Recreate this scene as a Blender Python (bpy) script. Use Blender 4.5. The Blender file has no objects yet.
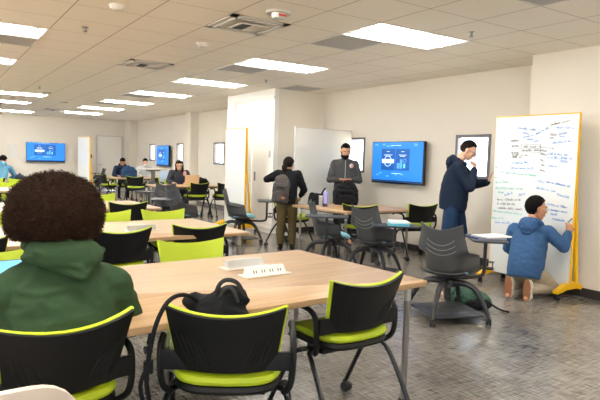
import bpy, bmesh, math, random
from math import sin, cos, pi, radians, sqrt, atan2
from mathutils import Vector, Matrix, noise
random.seed(7)
SC = bpy.context.scene
COL = SC.collection
R = radians

# ------------------------------------------------------------ helpers
def link(o, parent=None):
    COL.objects.link(o)
    if parent is not None:
        o.parent = parent
    return o

def tag(o, label=None, cat=None, group=None, kind=None):
    if label: o['label'] = label
    if cat: o['category'] = cat
    if group: o['group'] = group
    if kind: o['kind'] = kind
    return o

def empty(name, loc=(0, 0, 0), rot=0, label=None, cat=None, group=None):
    o = bpy.data.objects.new(name, None)
    o.empty_display_size = .1
    link(o)
    o.location = loc
    o.rotation_euler = (0, 0, R(rot))
    return tag(o, label, cat, group)

def copy_tree(o, parent=None):
    c = o.copy(); COL.objects.link(c)
    if parent is not None: c.parent = parent
    for ch in list(o.children):
        copy_tree(ch, c)
    return c

class MB:
    """collects simple solids, then builds ONE mesh object"""
    def __init__(s):
        s.v = []; s.f = []; s.m = []; s.k = 0
    def mat(s, k):
        s.k = k; return s
    def add(s, vs, fs, M=None):
        n = len(s.v)
        for p in vs:
            p = Vector(p)
            if M is not None: p = M @ p
            s.v.append(p)
        for f in fs:
            s.f.append([n + i for i in f]); s.m.append(s.k)
        return s
    def box(s, x0, x1, y0, y1, z0, z1, M=None):
        vs = [(x, y, z) for z in (z0, z1) for y in (y0, y1) for x in (x0, x1)]
        return s.add(vs, [(0, 2, 3, 1), (4, 5, 7, 6), (0, 1, 5, 4), (2, 6, 7, 3), (0, 4, 6, 2), (1, 3, 7, 5)], M)
    def rbox(s, x0, x1, y0, y1, z0, z1, r=.01, n=3, M=None, e=None):
        """slab with rounded vertical corners and softened rims"""
        e = min(r, (z1 - z0) / 2) * .6 if e is None else e
        def ring(off, z):
            pts = []
            rr = max(r - off, .0005)
            for cx, cy, a0 in ((x1 - r, y1 - r, 0), (x0 + r, y1 - r, 90), (x0 + r, y0 + r, 180), (x1 - r, y0 + r, 270)):
                for i in range(n + 1):
                    a = R(a0 + 90 * i / n)
                    pts.append((cx + rr * cos(a), cy + rr * sin(a), z))
            return pts
        rs = [ring(e, z0), ring(e * .3, z0 + e * .3), ring(0, z0 + e), ring(0, z1 - e), ring(e * .3, z1 - e * .3), ring(e, z1)]
        return s.loft(rs, True, M)
    def loft(s, rings, caps=True, M=None, closed=True):
        n = len(rings[0]); vs = [p for r_ in rings for p in r_]; fs = []
        for i in range(len(rings) - 1):
            for j in range(n if closed else n - 1):
                a = i * n + j; b = i * n + (j + 1) % n
                fs.append((a, b, b + n, a + n))
        if caps:
            fs.append(tuple(range(n - 1, -1, -1)))
            fs.append(tuple(range((len(rings) - 1) * n, len(rings) * n)))
        return s.add(vs, fs, M)
    def tube(s, pts, r, seg=8, M=None, smooth=0):
        pts = [Vector(p) for p in pts]
        for _ in range(smooth):
            q = [pts[0]]
            for a, b in zip(pts[:-1], pts[1:]):
                q += [a.lerp(b, .25), a.lerp(b, .75)]
            q.append(pts[-1]); pts = q
        rad = r if isinstance(r, (list, tuple)) else None
        rings = []; prev = None
        for i, p in enumerate(pts):
            t = (pts[min(i + 1, len(pts) - 1)] - pts[max(i - 1, 0)])
            t = t.normalized() if t.length > 1e-9 else Vector((0, 0, 1))
            if prev is None:
                u = t.cross(Vector((0, 0, 1)))
                if u.length < .1: u = t.cross(Vector((0, 1, 0)))
            else:
                u = prev - t * prev.dot(t)
            u.normalize(); prev = u; w = t.cross(u)
            if rad:
                fr = i / (len(pts) - 1) * (len(rad) - 1); k = min(int(fr), len(rad) - 2)
                rr = rad[k] + (rad[k + 1] - rad[k]) * (fr - k)
            else: rr = r
            rings.append([p + (u * cos(2 * pi * j / seg) + w * sin(2 * pi * j / seg)) * rr for j in range(seg)])
        return s.loft(rings, True, M)
    def capsule(s, a, b, r0, r1, seg=14, M=None):
        a = Vector(a); b = Vector(b)
        d = b - a; L = d.length
        t = d / L if L > 1e-6 else Vector((0, 0, 1))
        u = t.cross(Vector((0, 0, 1)))
        if u.length < .1: u = t.cross(Vector((0, 1, 0)))
        u.normalize(); w = t.cross(u)
        rings = []
        for i in range(1, 5):
            q = i / 4 * pi / 2
            rings.append((a - t * r0 * cos(q), r0 * sin(q)))
        for i in range(3, 0, -1):
            q = i / 4 * pi / 2
            rings.append((b + t * r1 * cos(q), r1 * sin(q)))
        rings.insert(4, (b, r1))
        rr = [[c + (u * cos(2 * pi * j / seg) + w * sin(2 * pi * j / seg)) * q for j in range(seg)] for c, q in rings]
        return s.loft(rr, True, M)
    def ell(s, c, r, seg=20, rng=12, M=None, fn=None):
        vs = []; fs = []
        for i in range(1, rng):
            th = pi * i / rng
            for j in range(seg):
                ph = 2 * pi * j / seg
                d = Vector((sin(th) * cos(ph), sin(th) * sin(ph), cos(th)))
                k = fn(d) if fn else 1
                vs.append((c[0] + d.x * r[0] * k, c[1] + d.y * r[1] * k, c[2] + d.z * r[2] * k))
        k0 = fn(Vector((0, 0, 1))) if fn else 1; k1 = fn(Vector((0, 0, -1))) if fn else 1
        vs += [(c[0], c[1], c[2] + r[2] * k0), (c[0], c[1], c[2] - r[2] * k1)]
        T = len(vs) - 2
        for i in range(rng - 2):
            for j in range(seg):
                a = i * seg + j; b = i * seg + (j + 1) % seg
                fs.append((a, a + seg, b + seg, b))
        for j in range(seg):
            fs.append((T, j, (j + 1) % seg))
            fs.append((T + 1, (rng - 2) * seg + (j + 1) % seg, (rng - 2) * seg + j))
        return s.add(vs, fs, M)
    def cyl(s, c, r, z0, z1, seg=20, axis='z', r1=None, M=None):
        r1 = r if r1 is None else r1
        def P(a, rr, z):
            x, y = rr * cos(a), rr * sin(a)
            if axis == 'z': return (c[0] + x, c[1] + y, z)
            if axis == 'x': return (z, c[1] + x, c[2] + y)
            return (c[0] + x, z, c[2] + y)
        return s.loft([[P(2 * pi * j / seg, r, z0) for j in range(seg)], [P(2 * pi * j / seg, r1, z1) for j in range(seg)]], True, M)
    def sheet(s, fn, nu, nv, th, M=None):
        """fn(u,v)->Vector, u in -1..1, v in 0..1; solid sheet of thickness th"""
        P = [[Vector(fn(-1 + 2 * i / nu, j / nv)) for i in range(nu + 1)] for j in range(nv + 1)]
        N = []
        for j in range(nv + 1):
            row = []
            for i in range(nu + 1):
                a = P[j][min(i + 1, nu)] - P[j][max(i - 1, 0)]; b = P[min(j + 1, nv)][i] - P[max(j - 1, 0)][i]
                row.append(a.cross(b).normalized())
            N.append(row)
        w = nu + 1; H = nv + 1
        vs = [P[j][i] for j in range(H) for i in range(w)] + [P[j][i] + N[j][i] * th for j in range(H) for i in range(w)]
        fs = []; o = w * H
        for j in range(nv):
            for i in range(nu):
                a = j * w + i
                fs.append((a, a + w, a + w + 1, a + 1)); fs.append((o + a, o + a + 1, o + a + w + 1, o + a + w))
        for i in range(nu):
            fs.append((i, i + 1, o + i + 1, o + i)); a = nv * w + i; fs.append((a + 1, a, o + a, o + a + 1))
        for j in range(nv):
            a = j * w; fs.append((a + w, a, o + a, o + a + w)); a = j * w + nu; fs.append((a, a + w, o + a + w, o + a))
        return s.add(vs, fs, M)
    def mesh(s, name, mats, smooth=True, bevel=0):
        me = bpy.data.meshes.new(name)
        me.from_pydata([tuple(p) for p in s.v], [], s.f)
        for m in (mats if isinstance(mats, (list, tuple)) else [mats]):
            me.materials.append(m)
        me.polygons.foreach_set('material_index', s.m)
        bm = bmesh.new(); bm.from_mesh(me)
        bmesh.ops.recalc_face_normals(bm, faces=bm.faces)
        if bevel:
            bmesh.ops.bevel(bm, geom=[e for e in bm.edges if e.calc_face_angle(0) > R(50)], offset=bevel, segments=2, profile=.7, affect='EDGES', clamp_overlap=True)
        for e in bm.edges:
            if e.calc_face_angle(0) > R(38): e.smooth = False
        for f in bm.faces: f.smooth = smooth
        bm.to_mesh(me); bm.free()
        return me
    def build(s, name, mats, parent=None, smooth=True, bevel=0):
        o = bpy.data.objects.new(name, s.mesh(name, mats, smooth, bevel))
        return link(o, parent)

def blend(mb, name, mats, parent=None, voxel=.008, smooth=4, wr=0, wf=14, wz=1.0, seed=0, maskz=None):
    """fuse overlapping solids into one continuous skin (voxel remesh), relax, add cloth wrinkles"""
    me = bpy.data.meshes.new(name)
    me.from_pydata([tuple(p) for p in mb.v], [], mb.f)
    bm = bmesh.new(); bm.from_mesh(me); bmesh.ops.recalc_face_normals(bm, faces=bm.faces); bm.to_mesh(me); bm.free()
    tmp = bpy.data.objects.new('tmp', me); COL.objects.link(tmp)
    md = tmp.modifiers.new('r', 'REMESH'); md.mode = 'VOXEL'; md.voxel_size = voxel; md.use_smooth_shade = True
    if smooth:
        ms = tmp.modifiers.new('s', 'SMOOTH'); ms.factor = .5; ms.iterations = smooth
    dg = bpy.context.evaluated_depsgraph_get()
    out = bpy.data.meshes.new_from_object(tmp.evaluated_get(dg))
    bpy.data.objects.remove(tmp)
    out.name = name
    if wr:
        off = Vector((seed * 3.1, seed * 1.7, seed * .9))
        ns = [v.normal.copy() for v in out.vertices]
        for v, n in zip(out.vertices, ns):
            p = Vector((v.co.x * wf, v.co.y * wf, v.co.z * wf * wz)) + off
            k = noise.noise(p) + .5 * noise.noise(p * 2.1)
            k = 1 - abs(k) * 2.2          # ridged folds
            v.co += n * wr * k
    out.materials.clear()
    for m in (mats if isinstance(mats, (list, tuple)) else [mats]): out.materials.append(m)
    for p in out.polygons: p.use_smooth = True; p.material_index = 0
    o = bpy.data.objects.new(name, out)
    return link(o, parent)

# ------------------------------------------------------------ materials
def new_mat(name):
    m = bpy.data.materials.new(name); m.use_nodes = True
    nt = m.node_tree; b = nt.nodes['Principled BSDF']
    return m, nt, b

def lin(c):
    if isinstance(c, str):
        c = [int(c[i:i + 2], 16) / 255 for i in (0, 2, 4)]
    return tuple((x / 12.92 if x <= .04045 else ((x + .055) / 1.055) ** 2.4) for x in c) + (1,)

def M_(name, col, rough=.5, metal=0, var=.08, scale=30, bump=0, bscale=80, emit=0, spec=.5, coat=0, sub=0, stretch=None):
    m, nt, b = new_mat(name)
    c = lin(col)
    N = nt.nodes; Lk = nt.links
    tc = N.new('ShaderNodeTexCoord'); mp = N.new('ShaderNodeMapping')
    if stretch: mp.inputs['Scale'].default_value = stretch
    Lk.new(tc.outputs['Object'], mp.inputs['Vector'])
    nz = N.new('ShaderNodeTexNoise'); nz.inputs['Scale'].default_value = scale; nz.inputs['Detail'].default_value = 3
    Lk.new(mp.outputs['Vector'], nz.inputs['Vector'])
    rp = N.new('ShaderNodeMix'); rp.data_type = 'RGBA'
    rp.inputs[6].default_value = tuple(x * (1 - var) for x in c[:3]) + (1,)
    rp.inputs[7].default_value = tuple(min(1, x * (1 + var)) for x in c[:3]) + (1,)
    Lk.new(nz.outputs['Fac'], rp.inputs[0]); Lk.new(rp.outputs[2], b.inputs['Base Color'])
    b.inputs['Roughness'].default_value = rough; b.inputs['Metallic'].default_value = metal
    b.inputs['Specular IOR Level'].default_value = spec
    if coat: b.inputs['Coat Weight'].default_value = coat; b.inputs['Coat Roughness'].default_value = .1
    if sub:
        b.inputs['Subsurface Weight'].default_value = sub; b.inputs['Subsurface Radius'].default_value = (.01, .004, .002)
    if bump:
        n2 = N.new('ShaderNodeTexNoise'); n2.inputs['Scale'].default_value = bscale; n2.inputs['Detail'].default_value = 2
        Lk.new(mp.outputs['Vector'], n2.inputs['Vector'])
        bp = N.new('ShaderNodeBump'); bp.inputs['Strength'].default_value = bump; bp.inputs['Distance'].default_value = .004
        Lk.new(n2.outputs['Fac'], bp.inputs['Height']); Lk.new(bp.outputs['Normal'], b.inputs['Normal'])
    if emit:
        Lk.new(rp.outputs[2], b.inputs['Emission Color']); b.inputs['Emission Strength'].default_value = emit
    return m

def wood_mat():
    m, nt, b = new_mat('maple_laminate'); N = nt.nodes; Lk = nt.links
    tc = N.new('ShaderNodeTexCoord'); mp = N.new('ShaderNodeMapping'); mp.inputs['Scale'].default_value = (1.0, 14, 14)
    Lk.new(tc.outputs['Object'], mp.inputs['Vector'])
    a = N.new('ShaderNodeTexNoise'); a.inputs['Scale'].default_value = 1.6; a.inputs['Detail'].default_value = 6; a.inputs['Distortion'].default_value = .6
    Lk.new(mp.outputs['Vector'], a.inputs['Vector'])
    r = N.new('ShaderNodeValToRGB')
    r.color_ramp.elements[0].position = .3; r.color_ramp.elements[0].color = lin('A88761')
    r.color_ramp.elements[1].position = .72; r.color_ramp.elements[1].color = lin('C2A17A')
    Lk.new(a.outputs['Fac'], r.inputs['Fac']); Lk.new(r.outputs['Color'], b.inputs['Base Color'])
    b.inputs['Roughness'].default_value = .33; b.inputs['Specular IOR Level'].default_value = .5
    return m

def floor_mat():
    m, nt, b = new_mat('woven_floor'); N = nt.nodes; Lk = nt.links
    tc = N.new('ShaderNodeTexCoord')
    outs = []
    for sc, rot in (((4, 45, 1), 0), ((45, 4, 1), 0), ((1.1, 1.1, 1), .4)):
        mp = N.new('ShaderNodeMapping'); mp.inputs['Scale'].default_value = sc; mp.inputs['Rotation'].default_value = (0, 0, rot)
        nz = N.new('ShaderNodeTexNoise'); nz.inputs['Scale'].default_value = 1.5; nz.inputs['Detail'].default_value = 5; nz.inputs['Roughness'].default_value = .65
        Lk.new(tc.outputs['Object'], mp.inputs['Vector']); Lk.new(mp.outputs['Vector'], nz.inputs['Vector']); outs.append(nz.outputs['Fac'])
    ad = N.new('ShaderNodeMath'); ad.operation = 'ADD'; Lk.new(outs[0], ad.inputs[0]); Lk.new(outs[1], ad.inputs[1])
    ad2 = N.new('ShaderNodeMath'); ad2.operation = 'MULTIPLY_ADD'; ad2.inputs[1].default_value = .5
    Lk.new(outs[2], ad2.inputs[0]); Lk.new(ad.outputs[0], ad2.inputs[2])
    ml = N.new('ShaderNodeMath'); ml.operation = 'MULTIPLY'; ml.inputs[1].default_value = .4; Lk.new(ad2.outputs[0], ml.inputs[0])
    r = N.new('ShaderNodeValToRGB')
    r.color_ramp.elements[0].position = .40; r.color_ramp.elements[0].color = lin('403C37')
    r.color_ramp.elements[1].position = .60; r.color_ramp.elements[1].color = lin('98928A')
    Lk.new(ml.outputs[0], r.inputs['Fac'])
    # faint tile joints
    br = N.new('ShaderNodeTexBrick'); br.offset = .5; br.inputs['Scale'].default_value = 1
    br.inputs['Brick Width'].default_value = .92; br.inputs['Row Height'].default_value = .46; br.inputs['Mortar Size'].default_value = .0035
    br.inputs['Color1'].default_value = (1, 1, 1, 1); br.inputs['Color2'].default_value = (.95, .95, .95, 1); br.inputs['Mortar'].default_value = (.8, .8, .8, 1)
    Lk.new(tc.outputs['Object'], br.inputs['Vector'])
    mx = N.new('ShaderNodeMix'); mx.data_type = 'RGBA'; mx.blend_type = 'MULTIPLY'; mx.inputs[0].default_value = 1
    Lk.new(r.outputs['Color'], mx.inputs[6]); Lk.new(br.outputs['Color'], mx.inputs[7]); Lk.new(mx.outputs[2], b.inputs['Base Color'])
    b.inputs['Roughness'].default_value = .22; b.inputs['Specular IOR Level'].default_value = .8
    bp = N.new('ShaderNodeBump'); bp.inputs['Strength'].default_value = .05; bp.inputs['Distance'].default_value = .002
    Lk.new(ml.outputs[0], bp.inputs['Height']); Lk.new(bp.outputs['Normal'], b.inputs['Normal'])
    return m

TILE = .625; GX = 3.61; GY = 4.15
def ceiling_mat():
    m, nt, b = new_mat('ceiling_tile'); N = nt.nodes; Lk = nt.links
    tc = N.new('ShaderNodeTexCoord'); sp = N.new('ShaderNodeSeparateXYZ'); Lk.new(tc.outputs['Object'], sp.inputs[0])
    def line(sock, off, w):
        a = N.new('ShaderNodeMath'); a.operation = 'SUBTRACT'; a.inputs[1].default_value = off - TILE * 40.5; Lk.new(sock, a.inputs[0])
        d = N.new('ShaderNodeMath'); d.operation = 'MODULO'; d.inputs[1].default_value = TILE; Lk.new(a.outputs[0], d.inputs[0])
        c = N.new('ShaderNodeMath'); c.operation = 'SUBTRACT'; c.inputs[1].default_value = TILE / 2; Lk.new(d.outputs[0], c.inputs[0])
        e = N.new('ShaderNodeMath'); e.operation = 'ABSOLUTE'; Lk.new(c.outputs[0], e.inputs[0])
        g = N.new('ShaderNodeMath'); g.operation = 'LESS_THAN'; g.inputs[1].default_value = w; Lk.new(e.outputs[0], g.inputs[0])
        return g.outputs[0]
    lx = line(sp.outputs['X'], GX, .0042); ly = line(sp.outputs['Y'], GY, .0032)
    mxm = N.new('ShaderNodeMath'); mxm.operation = 'MAXIMUM'; Lk.new(lx, mxm.inputs[0]); Lk.new(ly, mxm.inputs[1])
    nz = N.new('ShaderNodeTexNoise'); nz.inputs['Scale'].default_value = 90; nz.inputs['Detail'].default_value = 4; Lk.new(tc.outputs['Object'], nz.inputs['Vector'])
    t = N.new('ShaderNodeMix'); t.data_type = 'RGBA'; t.inputs[6].default_value = lin('EFE7DA'); t.inputs[7].default_value = lin('F8F2E7'); Lk.new(nz.outputs['Fac'], t.inputs[0])
    mx = N.new('ShaderNodeMix'); mx.data_type = 'RGBA'; mx.inputs[7].default_value = lin('9C9082')
    Lk.new(mxm.outputs[0], mx.inputs[0]); Lk.new(t.outputs[2], mx.inputs[6]); Lk.new(mx.outputs[2], b.inputs['Base Color'])
    b.inputs['Roughness'].default_value = .9; b.inputs['Specular IOR Level'].default_value = .1
    return m

def glass_mat(name, col=(.95, .97, 1, 1), rough=0):
    m = bpy.data.materials.new(name); m.use_nodes = True; nt = m.node_tree; nt.nodes.clear()
    o = nt.nodes.new('ShaderNodeOutputMaterial'); t = nt.nodes.new('ShaderNodeBsdfTransparent'); g = nt.nodes.new('ShaderNodeBsdfGlossy')
    t.inputs[0].default_value = col; g.inputs['Roughness'].default_value = .05
    x = nt.nodes.new('ShaderNodeMixShader'); x.inputs[0].default_value = .08
    nz = nt.nodes.new('ShaderNodeTexNoise'); nz.inputs['Scale'].default_value = 3
    nt.links.new(t.outputs[0], x.inputs[1]); nt.links.new(g.outputs[0], x.inputs[2]); nt.links.new(x.outputs[0], o.inputs[0])
    return m

MAT = dict(
    wood=wood_mat(), floor=floor_mat(), ceiling=ceiling_mat(),
    wall=M_('painted_wall', 'DFD7C9', .75, var=.02, scale=3, bump=.08, bscale=160),
    white=M_('white_paint', 'E9E7E2', .45, var=.02),
    door=M_('door_laminate', 'E8E3DA', .4, var=.02, scale=2),
    base=M_('dark_baseboard', '2E2C2A', .5, var=.1),
    frame=M_('window_metal', '6F6C6B', .45, .3, var=.05),
    black=M_('black_plastic', '101112', .5, spec=.3, var=.1, bump=.1, bscale=400),
    slot=M_('black_recess', '08090A', .7),
    tubeb=M_('black_enamel', '1B1B1E', .3, .2),
    lime=M_('lime_fabric', 'B4C81C', .55, var=.06, scale=120, bump=.15, bscale=500),
    shell=M_('grey_shell', '48494A', .45, var=.05, bump=.08, bscale=300),
    shellslot=M_('shell_slot', '8E8D8A', .6),
    legk=M_('dark_leg', '2C2D30', .4),
    teal=M_('teal_fabric', '6FA9B8', .7, var=.06, scale=90, bump=.15, bscale=500),
    tablet=M_('tablet_surface', '2C3038', .5, var=.04),
    silver=M_('silver_metal', 'C9C8C4', .3, .6, var=.03),
    greyleg=M_('grey_metal', '8B8580', .4, .4, var=.04),
    chrome=M_('caster_metal', 'AAAAAA', .25, .9),
    rubber=M_('caster_rubber', '1A1A1B', .6),
    yellow=M_('yellow_metal', 'F2BC0A', .4, var=.03),
    board=M_('whiteboard_surface', 'E6E9E6', .18, var=.01, scale=2, coat=.3),
    greyboard=M_('grey_board', 'DEDDD6', .4, var=.02, scale=2, coat=.2),
    blueink=M_('blue_ink', '5E96D6', .6), kink=M_('black_ink', '6E6960', .6), gink=M_('green_ink', '74CDB2', .6),
    screen=M_('lit_screen', '1C7BDC', .4, emit=.55, var=.04, scale=4),
    screenpanel=M_('lit_screen_panel', '0E56A8', .4, emit=.45, var=.02),
    screenwhite=M_('lit_screen_white', 'CFE6F2', .4, emit=.75, var=.02),
    screencyan=M_('lit_screen_cyan', '5FD0E0', .4, emit=.8, var=.02),
    screenbar=M_('screen_bar', '0A2A52', .4, emit=.5),
    screenlight=M_('lit_screen_pale', '5AA4E8', .4, emit=.5, var=.02),
    gloss=M_('tv_bezel', '0B0B0D', .2),
    plate=M_('pale_plate', 'D8D4CC', .5), dark=M_('dark_panel', '2A2A2C', .4),
    grille=M_('grey_grille', 'B0AEAA', .6, var=.1, scale=200),
    lampw=M_('fixture_enamel', 'CFCCC4', .4, var=.01),
    glass=glass_mat('window_glass'),
)
m, nt, b = new_mat('lamp_diffuser')
b.inputs['Emission Color'].default_value = (1, .975, .935, 1); b.inputs['Emission Strength'].default_value = 33
b.inputs['Base Color'].default_value = (.9, .9, .9, 1); nt.nodes.new('ShaderNodeTexNoise'); MAT['lamp'] = m

# ------------------------------------------------------------ room shell
CE = 2.743
def struct(name, mb, mat, parent=None, smooth=False, label=None, bevel=0):
    o = mb.build(name, mat, parent, smooth, bevel)
    if parent is None: o['kind'] = 'structure'
    if label: o['label'] = label
    return o

struct('floor', MB().box(-6.6, 7.4, -3.6, 23.2, -.1, 0), MAT['floor'], label='grey woven-look tile floor')

lights_vis = [(3.61, 1.65 + 2.5 * k) for k in range(1, 8)] + [(-.14, 6.65), (-.14, 9.15), (1.11, 14.15), (1.11, 16.65), (1.74, 20.4)]
lights_off = [(3.61, 1.65), (-.14, 1.65), (-.14, 4.15), (-3.89, 4.15), (-3.89, 6.65), (-3.89, 9.15), (-3.89, 11.65), (-.14, 11.65), (-3.89, 16.65), (-.14, -.85), (3.61, -.85), (-3.89, -.85), (-1.39, 19.15)]
holes = set()
def cell(x, y): return (round((x - GX) / TILE), round((y - GY) / TILE))
for (x, y) in lights_vis + lights_off:
    i, j = cell(x, y); holes |= {(i, j), (i + 1, j)}
returns = [(3.61, 4.775), (3.61, 7.275), (3.61, 2.275), (-.14 + .625, 7.275), (-.14, 7.275), (3.61, 12.275), (3.61, 14.775)]
mb = MB()
for i in range(-17, 7):
    for j in range(-13, 31):
        if (i, j) in holes: continue
        x0 = GX + i * TILE; y0 = GY + j * TILE
        mb.add([(x0, y0, CE), (x0 + TILE, y0, CE), (x0 + TILE, y0 + TILE, CE), (x0, y0 + TILE, CE)], [(0, 3, 2, 1)])
cl = struct('ceiling', mb, MAT['ceiling'], label='suspended ceiling of square tan tiles')
bm = bmesh.new(); bm.from_mesh(cl.data); bmesh.ops.remove_doubles(bm, verts=bm.verts, dist=.002)
bm.to_mesh(cl.data); bm.free()
mb = MB().box(-6.6, 7.6, -3.7, 23.2, CE + .25, CE + .35)
struct('ceiling', mb, MAT['white'])

def wall_x(name, x, y0, y1, wins=(), th=.12, label=None):
    """wall in plane X=x (face towards -X), openings (ya,yb,za,zb)"""
    mb = MB(); y = y0
    for ya, yb, za, zb in sorted(wins):
        mb.box(x, x + th, y, ya, 0, CE + .2)
        mb.box(x, x + th, ya, yb, 0, za); mb.box(x, x + th, ya, yb, zb, CE + .2)
        y = yb
    mb.box(x, x + th, y, y1, 0, CE + .2)
    return struct(name, mb, MAT['wall'], label=label)

W1 = (5.17, 5.80, 1.22, 1.86); W2 = (7.9, 8.44, 1.22, 1.86)
F = [(14.1, 14.80, 1.22, 1.84), (17.1, 17.66, 1.22, 1.84), (19.8, 20.36, 1.22, 1.84)]
wall_x('wall_right', 6.6, 4.2, 9.2, [W1, W2], label='cream wall behind the wall-mounted screen')
struct('wall_right', MB().box(6.04, 6.72, -3.6, 4.2, 0, CE + .2), MAT['wall'], label='cream wall bay behind the writing board')
struct('wall_back', MB().box(5.552, 6.72, 9.2, 9.32, 0, CE + .2), MAT['wall'], label='recessed white wall behind the plain grey board')
struct('wall_closet', MB().box(5.45, 5.55, 9.2, 11.2, 2.56, CE + .2).box(5.45, 5.55, 9.2, 9.30, 0, 2.56).box(5.45, 5.55, 10.84, 11.2, 0, 2.56).box(5.55, 6.8, 11.1, 11.2, 0, CE + .2), MAT['white'])
wall_x('wall_far_right', 6.8, 11.2, 22.7, F)
struct('wall_far', MB().box(-6.6, 5.42, 22.6, 22.72, 0, CE + .2).box(6.48, 6.92, 22.6, 22.72, 0, CE + .2).box(5.42, 6.48, 22.6, 22.72, 2.14, CE + .2), MAT['wall'])
added_wins = [(-3.2 + 3.7 * k, -.1 + 3.7 * k, 1.0, 2.2) for k in range(7)]  # openings for added windows, out of view, that let in soft daylight
wall_x('wall_left', -6.72, -3.6, 22.7, added_wins)
struct('wall_behind', MB().box(-6.6, 6.04, -3.72, -3.6, 0, 1.0).box(-6.6, 6.04, -3.72, -3.6, 2.2, CE + .2).box(-6.6, -5.5, -3.72, -3.6, 1.0, 2.2).box(-1.0, 6.04, -3.72, -3.6, 1.0, 2.2), MAT['wall'])  # gap left for the added daylight window behind the camera
struct('wall_column', MB().box(6.56, 6.8, 15.95, 16.35, 0, CE), MAT['wall'])
struct('wall_column', MB().box(6.52, 6.8, 21.9, 22.6, 0, CE), MAT['wall'])

def window(n, x, y0, y1, z0, z1, w=.045):
    e = tag(empty('window_%d' % n, (x, (y0 + y1) / 2, z0)), None, None, None, 'structure')
    h = (y1 - y0) / 2; H = z1 - z0
    mb = MB().box(-.012, .06, -h, -h + w, 0, H).box(-.012, .06, h - w, h, 0, H).box(-.012, .06, -h + w, h - w, 0, w).box(-.012, .06, -h + w, h - w, H - w, H)
    mb.build('window_frame', MAT['frame'], e, False, .004)
    MB().box(.03, .036, -h + w, h - w, w, H - w).build('window_pane', MAT['glass'], e, False)
window(1, 6.6, *W1); window(2, 6.6, *W2)
for k, w_ in enumerate(F): window(3 + k, 6.8, *w_, w=.05)

def added_window(n, ax, c, a0, a1):  # unseen window, put in only to bring daylight into the room
    e = tag(empty('window_%d' % n, (0, 0, 0)), None, None, None, 'structure')
    def bx(mb, p0, p1, q0, q1, z0, z1): return mb.box(q0, q1, p0, p1, z0, z1) if ax == 'x' else mb.box(p0, p1, q0, q1, z0, z1)
    mb = MB()
    for p0, p1, z0, z1 in ((a0, a0 + .05, 1.0, 2.2), (a1 - .05, a1, 1.0, 2.2), (a0 + .05, a1 - .05, 1.0, 1.05), (a0 + .05, a1 - .05, 2.15, 2.2), ((a0 + a1) / 2 - .02, (a0 + a1) / 2 + .02, 1.05, 2.15)): bx(mb, p0, p1, c, c + .06, z0, z1)
    mb.build('window_frame', MAT['frame'], e, False)
    bx(MB(), a0 + .05, a1 - .05, c + .03, c + .036, 1.05, 2.15).build('window_pane', MAT['glass'], e, False)
for k, w_ in enumerate(added_wins): added_window(6 + k, 'x', -6.69, w_[0], w_[1])
for k, (a0, a1) in enumerate(((-5.5, -1.0),)): added_window(13 + k, 'y', -3.69, a0, a1)

# baseboards
for nm, a in (('right', (6.586, 6.6, 4.2, 9.2, 0, .1)), ('near_right', (6.026, 6.04, -3.6, 4.2, 0, .1)), ('return', (6.04, 6.6, 4.2, 4.214, 0, .1)), ('back', (5.552, 6.6, 9.186, 9.2, 0, .1)),
              ('far_right', (6.786, 6.8, 11.2, 22.6, 0, .1)), ('far', (-6.6, 5.4, 22.586, 22.6, 0, .1))):
    struct('baseboard_' + nm, MB().box(*a), MAT['base'] if nm in ('right', 'near_right', 'return', 'back') else MAT['frame'])

# closet doors (two tall leaves) and far door
for n, (y0, y1) in ((2, (9.31, 10.06)), (3, (10.08, 10.83))):
    d = struct('door_%d' % n, MB().box(5.462, 5.50, y0, y1, .1, 2.55), MAT['door'], label='tall plain closet door leaf', bevel=.003)
    for yy in ((9.36,) if n == 2 else (10.79,)):
        for z in (.55, 1.45, 2.4): MB().box(5.45, 5.463, yy - .03, yy + .02, z, z + .13).build('hinge', MAT['silver'], d, False)
    if n == 2: MB().box(5.452, 5.463, 9.9, 9.96, .98, 1.16).build('flush_pull', MAT['greyleg'], d, False, .004)
struct('trim_1', MB().box(5.435, 5.452, 9.2, 10.9, 0, .1).box(5.43, 5.452, 9.2, 10.9, 2.55, 2.6), MAT['plate'])
d = struct('door_1', MB().box(5.48, 6.42, 22.62, 22.66, .01, 2.10), MAT['door'], label='closed pale door in the far wall')
MB().box(5.42, 5.48, 22.57, 22.66, 0, 2.14).box(6.42, 6.48, 22.57, 22.66, 0, 2.14).box(5.48, 6.42, 22.57, 22.66, 2.10, 2.14).build('door_frame', MAT['silver'], d, False)
MB().cyl((5.56, 0, 1.0), .03, 22.56, 22.62, 12, 'y').box(5.55, 5.68, 22.55, 22.57, .985, 1.015).build('door_handle', MAT['silver'], d)

# ceiling fixtures
def make_light():
    r = bpy.data.objects.new('ceiling_light', None); link(r)
    L = 2 * TILE - .008; Wd = TILE - .008; z = 0
    MB().box(0, L, 0, Wd, .135, .14).box(0, .006, 0, Wd, 0, .135).box(L - .006, L, 0, Wd, 0, .135).box(0, L, 0, .006, 0, .135).box(0, L, Wd - .006, Wd, 0, .135)\
        .add([(.006, .006, 0), (L - .006, .006, 0), (L - .12, .2, .12), (.12, .2, .12)], [(0, 1, 2, 3)])\
        .add([(.006, Wd - .006, 0), (L - .006, Wd - .006, 0), (L - .12, Wd - .2, .12), (.12, Wd - .2, .12)], [(0, 3, 2, 1)])\
        .build('housing', MAT['lampw'], r, False)
    MB().box(-.004, L + .004, -.004, .012, -.006, 0).box(-.004, L + .004, Wd - .012, Wd + .004, -.006, 0).box(-.004, .012, 0, Wd, -.006, 0).box(L - .012, L + .004, 0, Wd, -.006, 0).build('rim', MAT['white'], r, False)
    def fn(u, v): return (L / 2 + u * (L / 2 - .1), Wd / 2 + (v - .5) * .24, -.032 + .05 * abs(2 * v - 1) ** 2)
    MB().sheet(fn, 2, 8, .004).build('diffuser', MAT['lamp'], r)
    return r
Lp = make_light(); first = True
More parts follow.
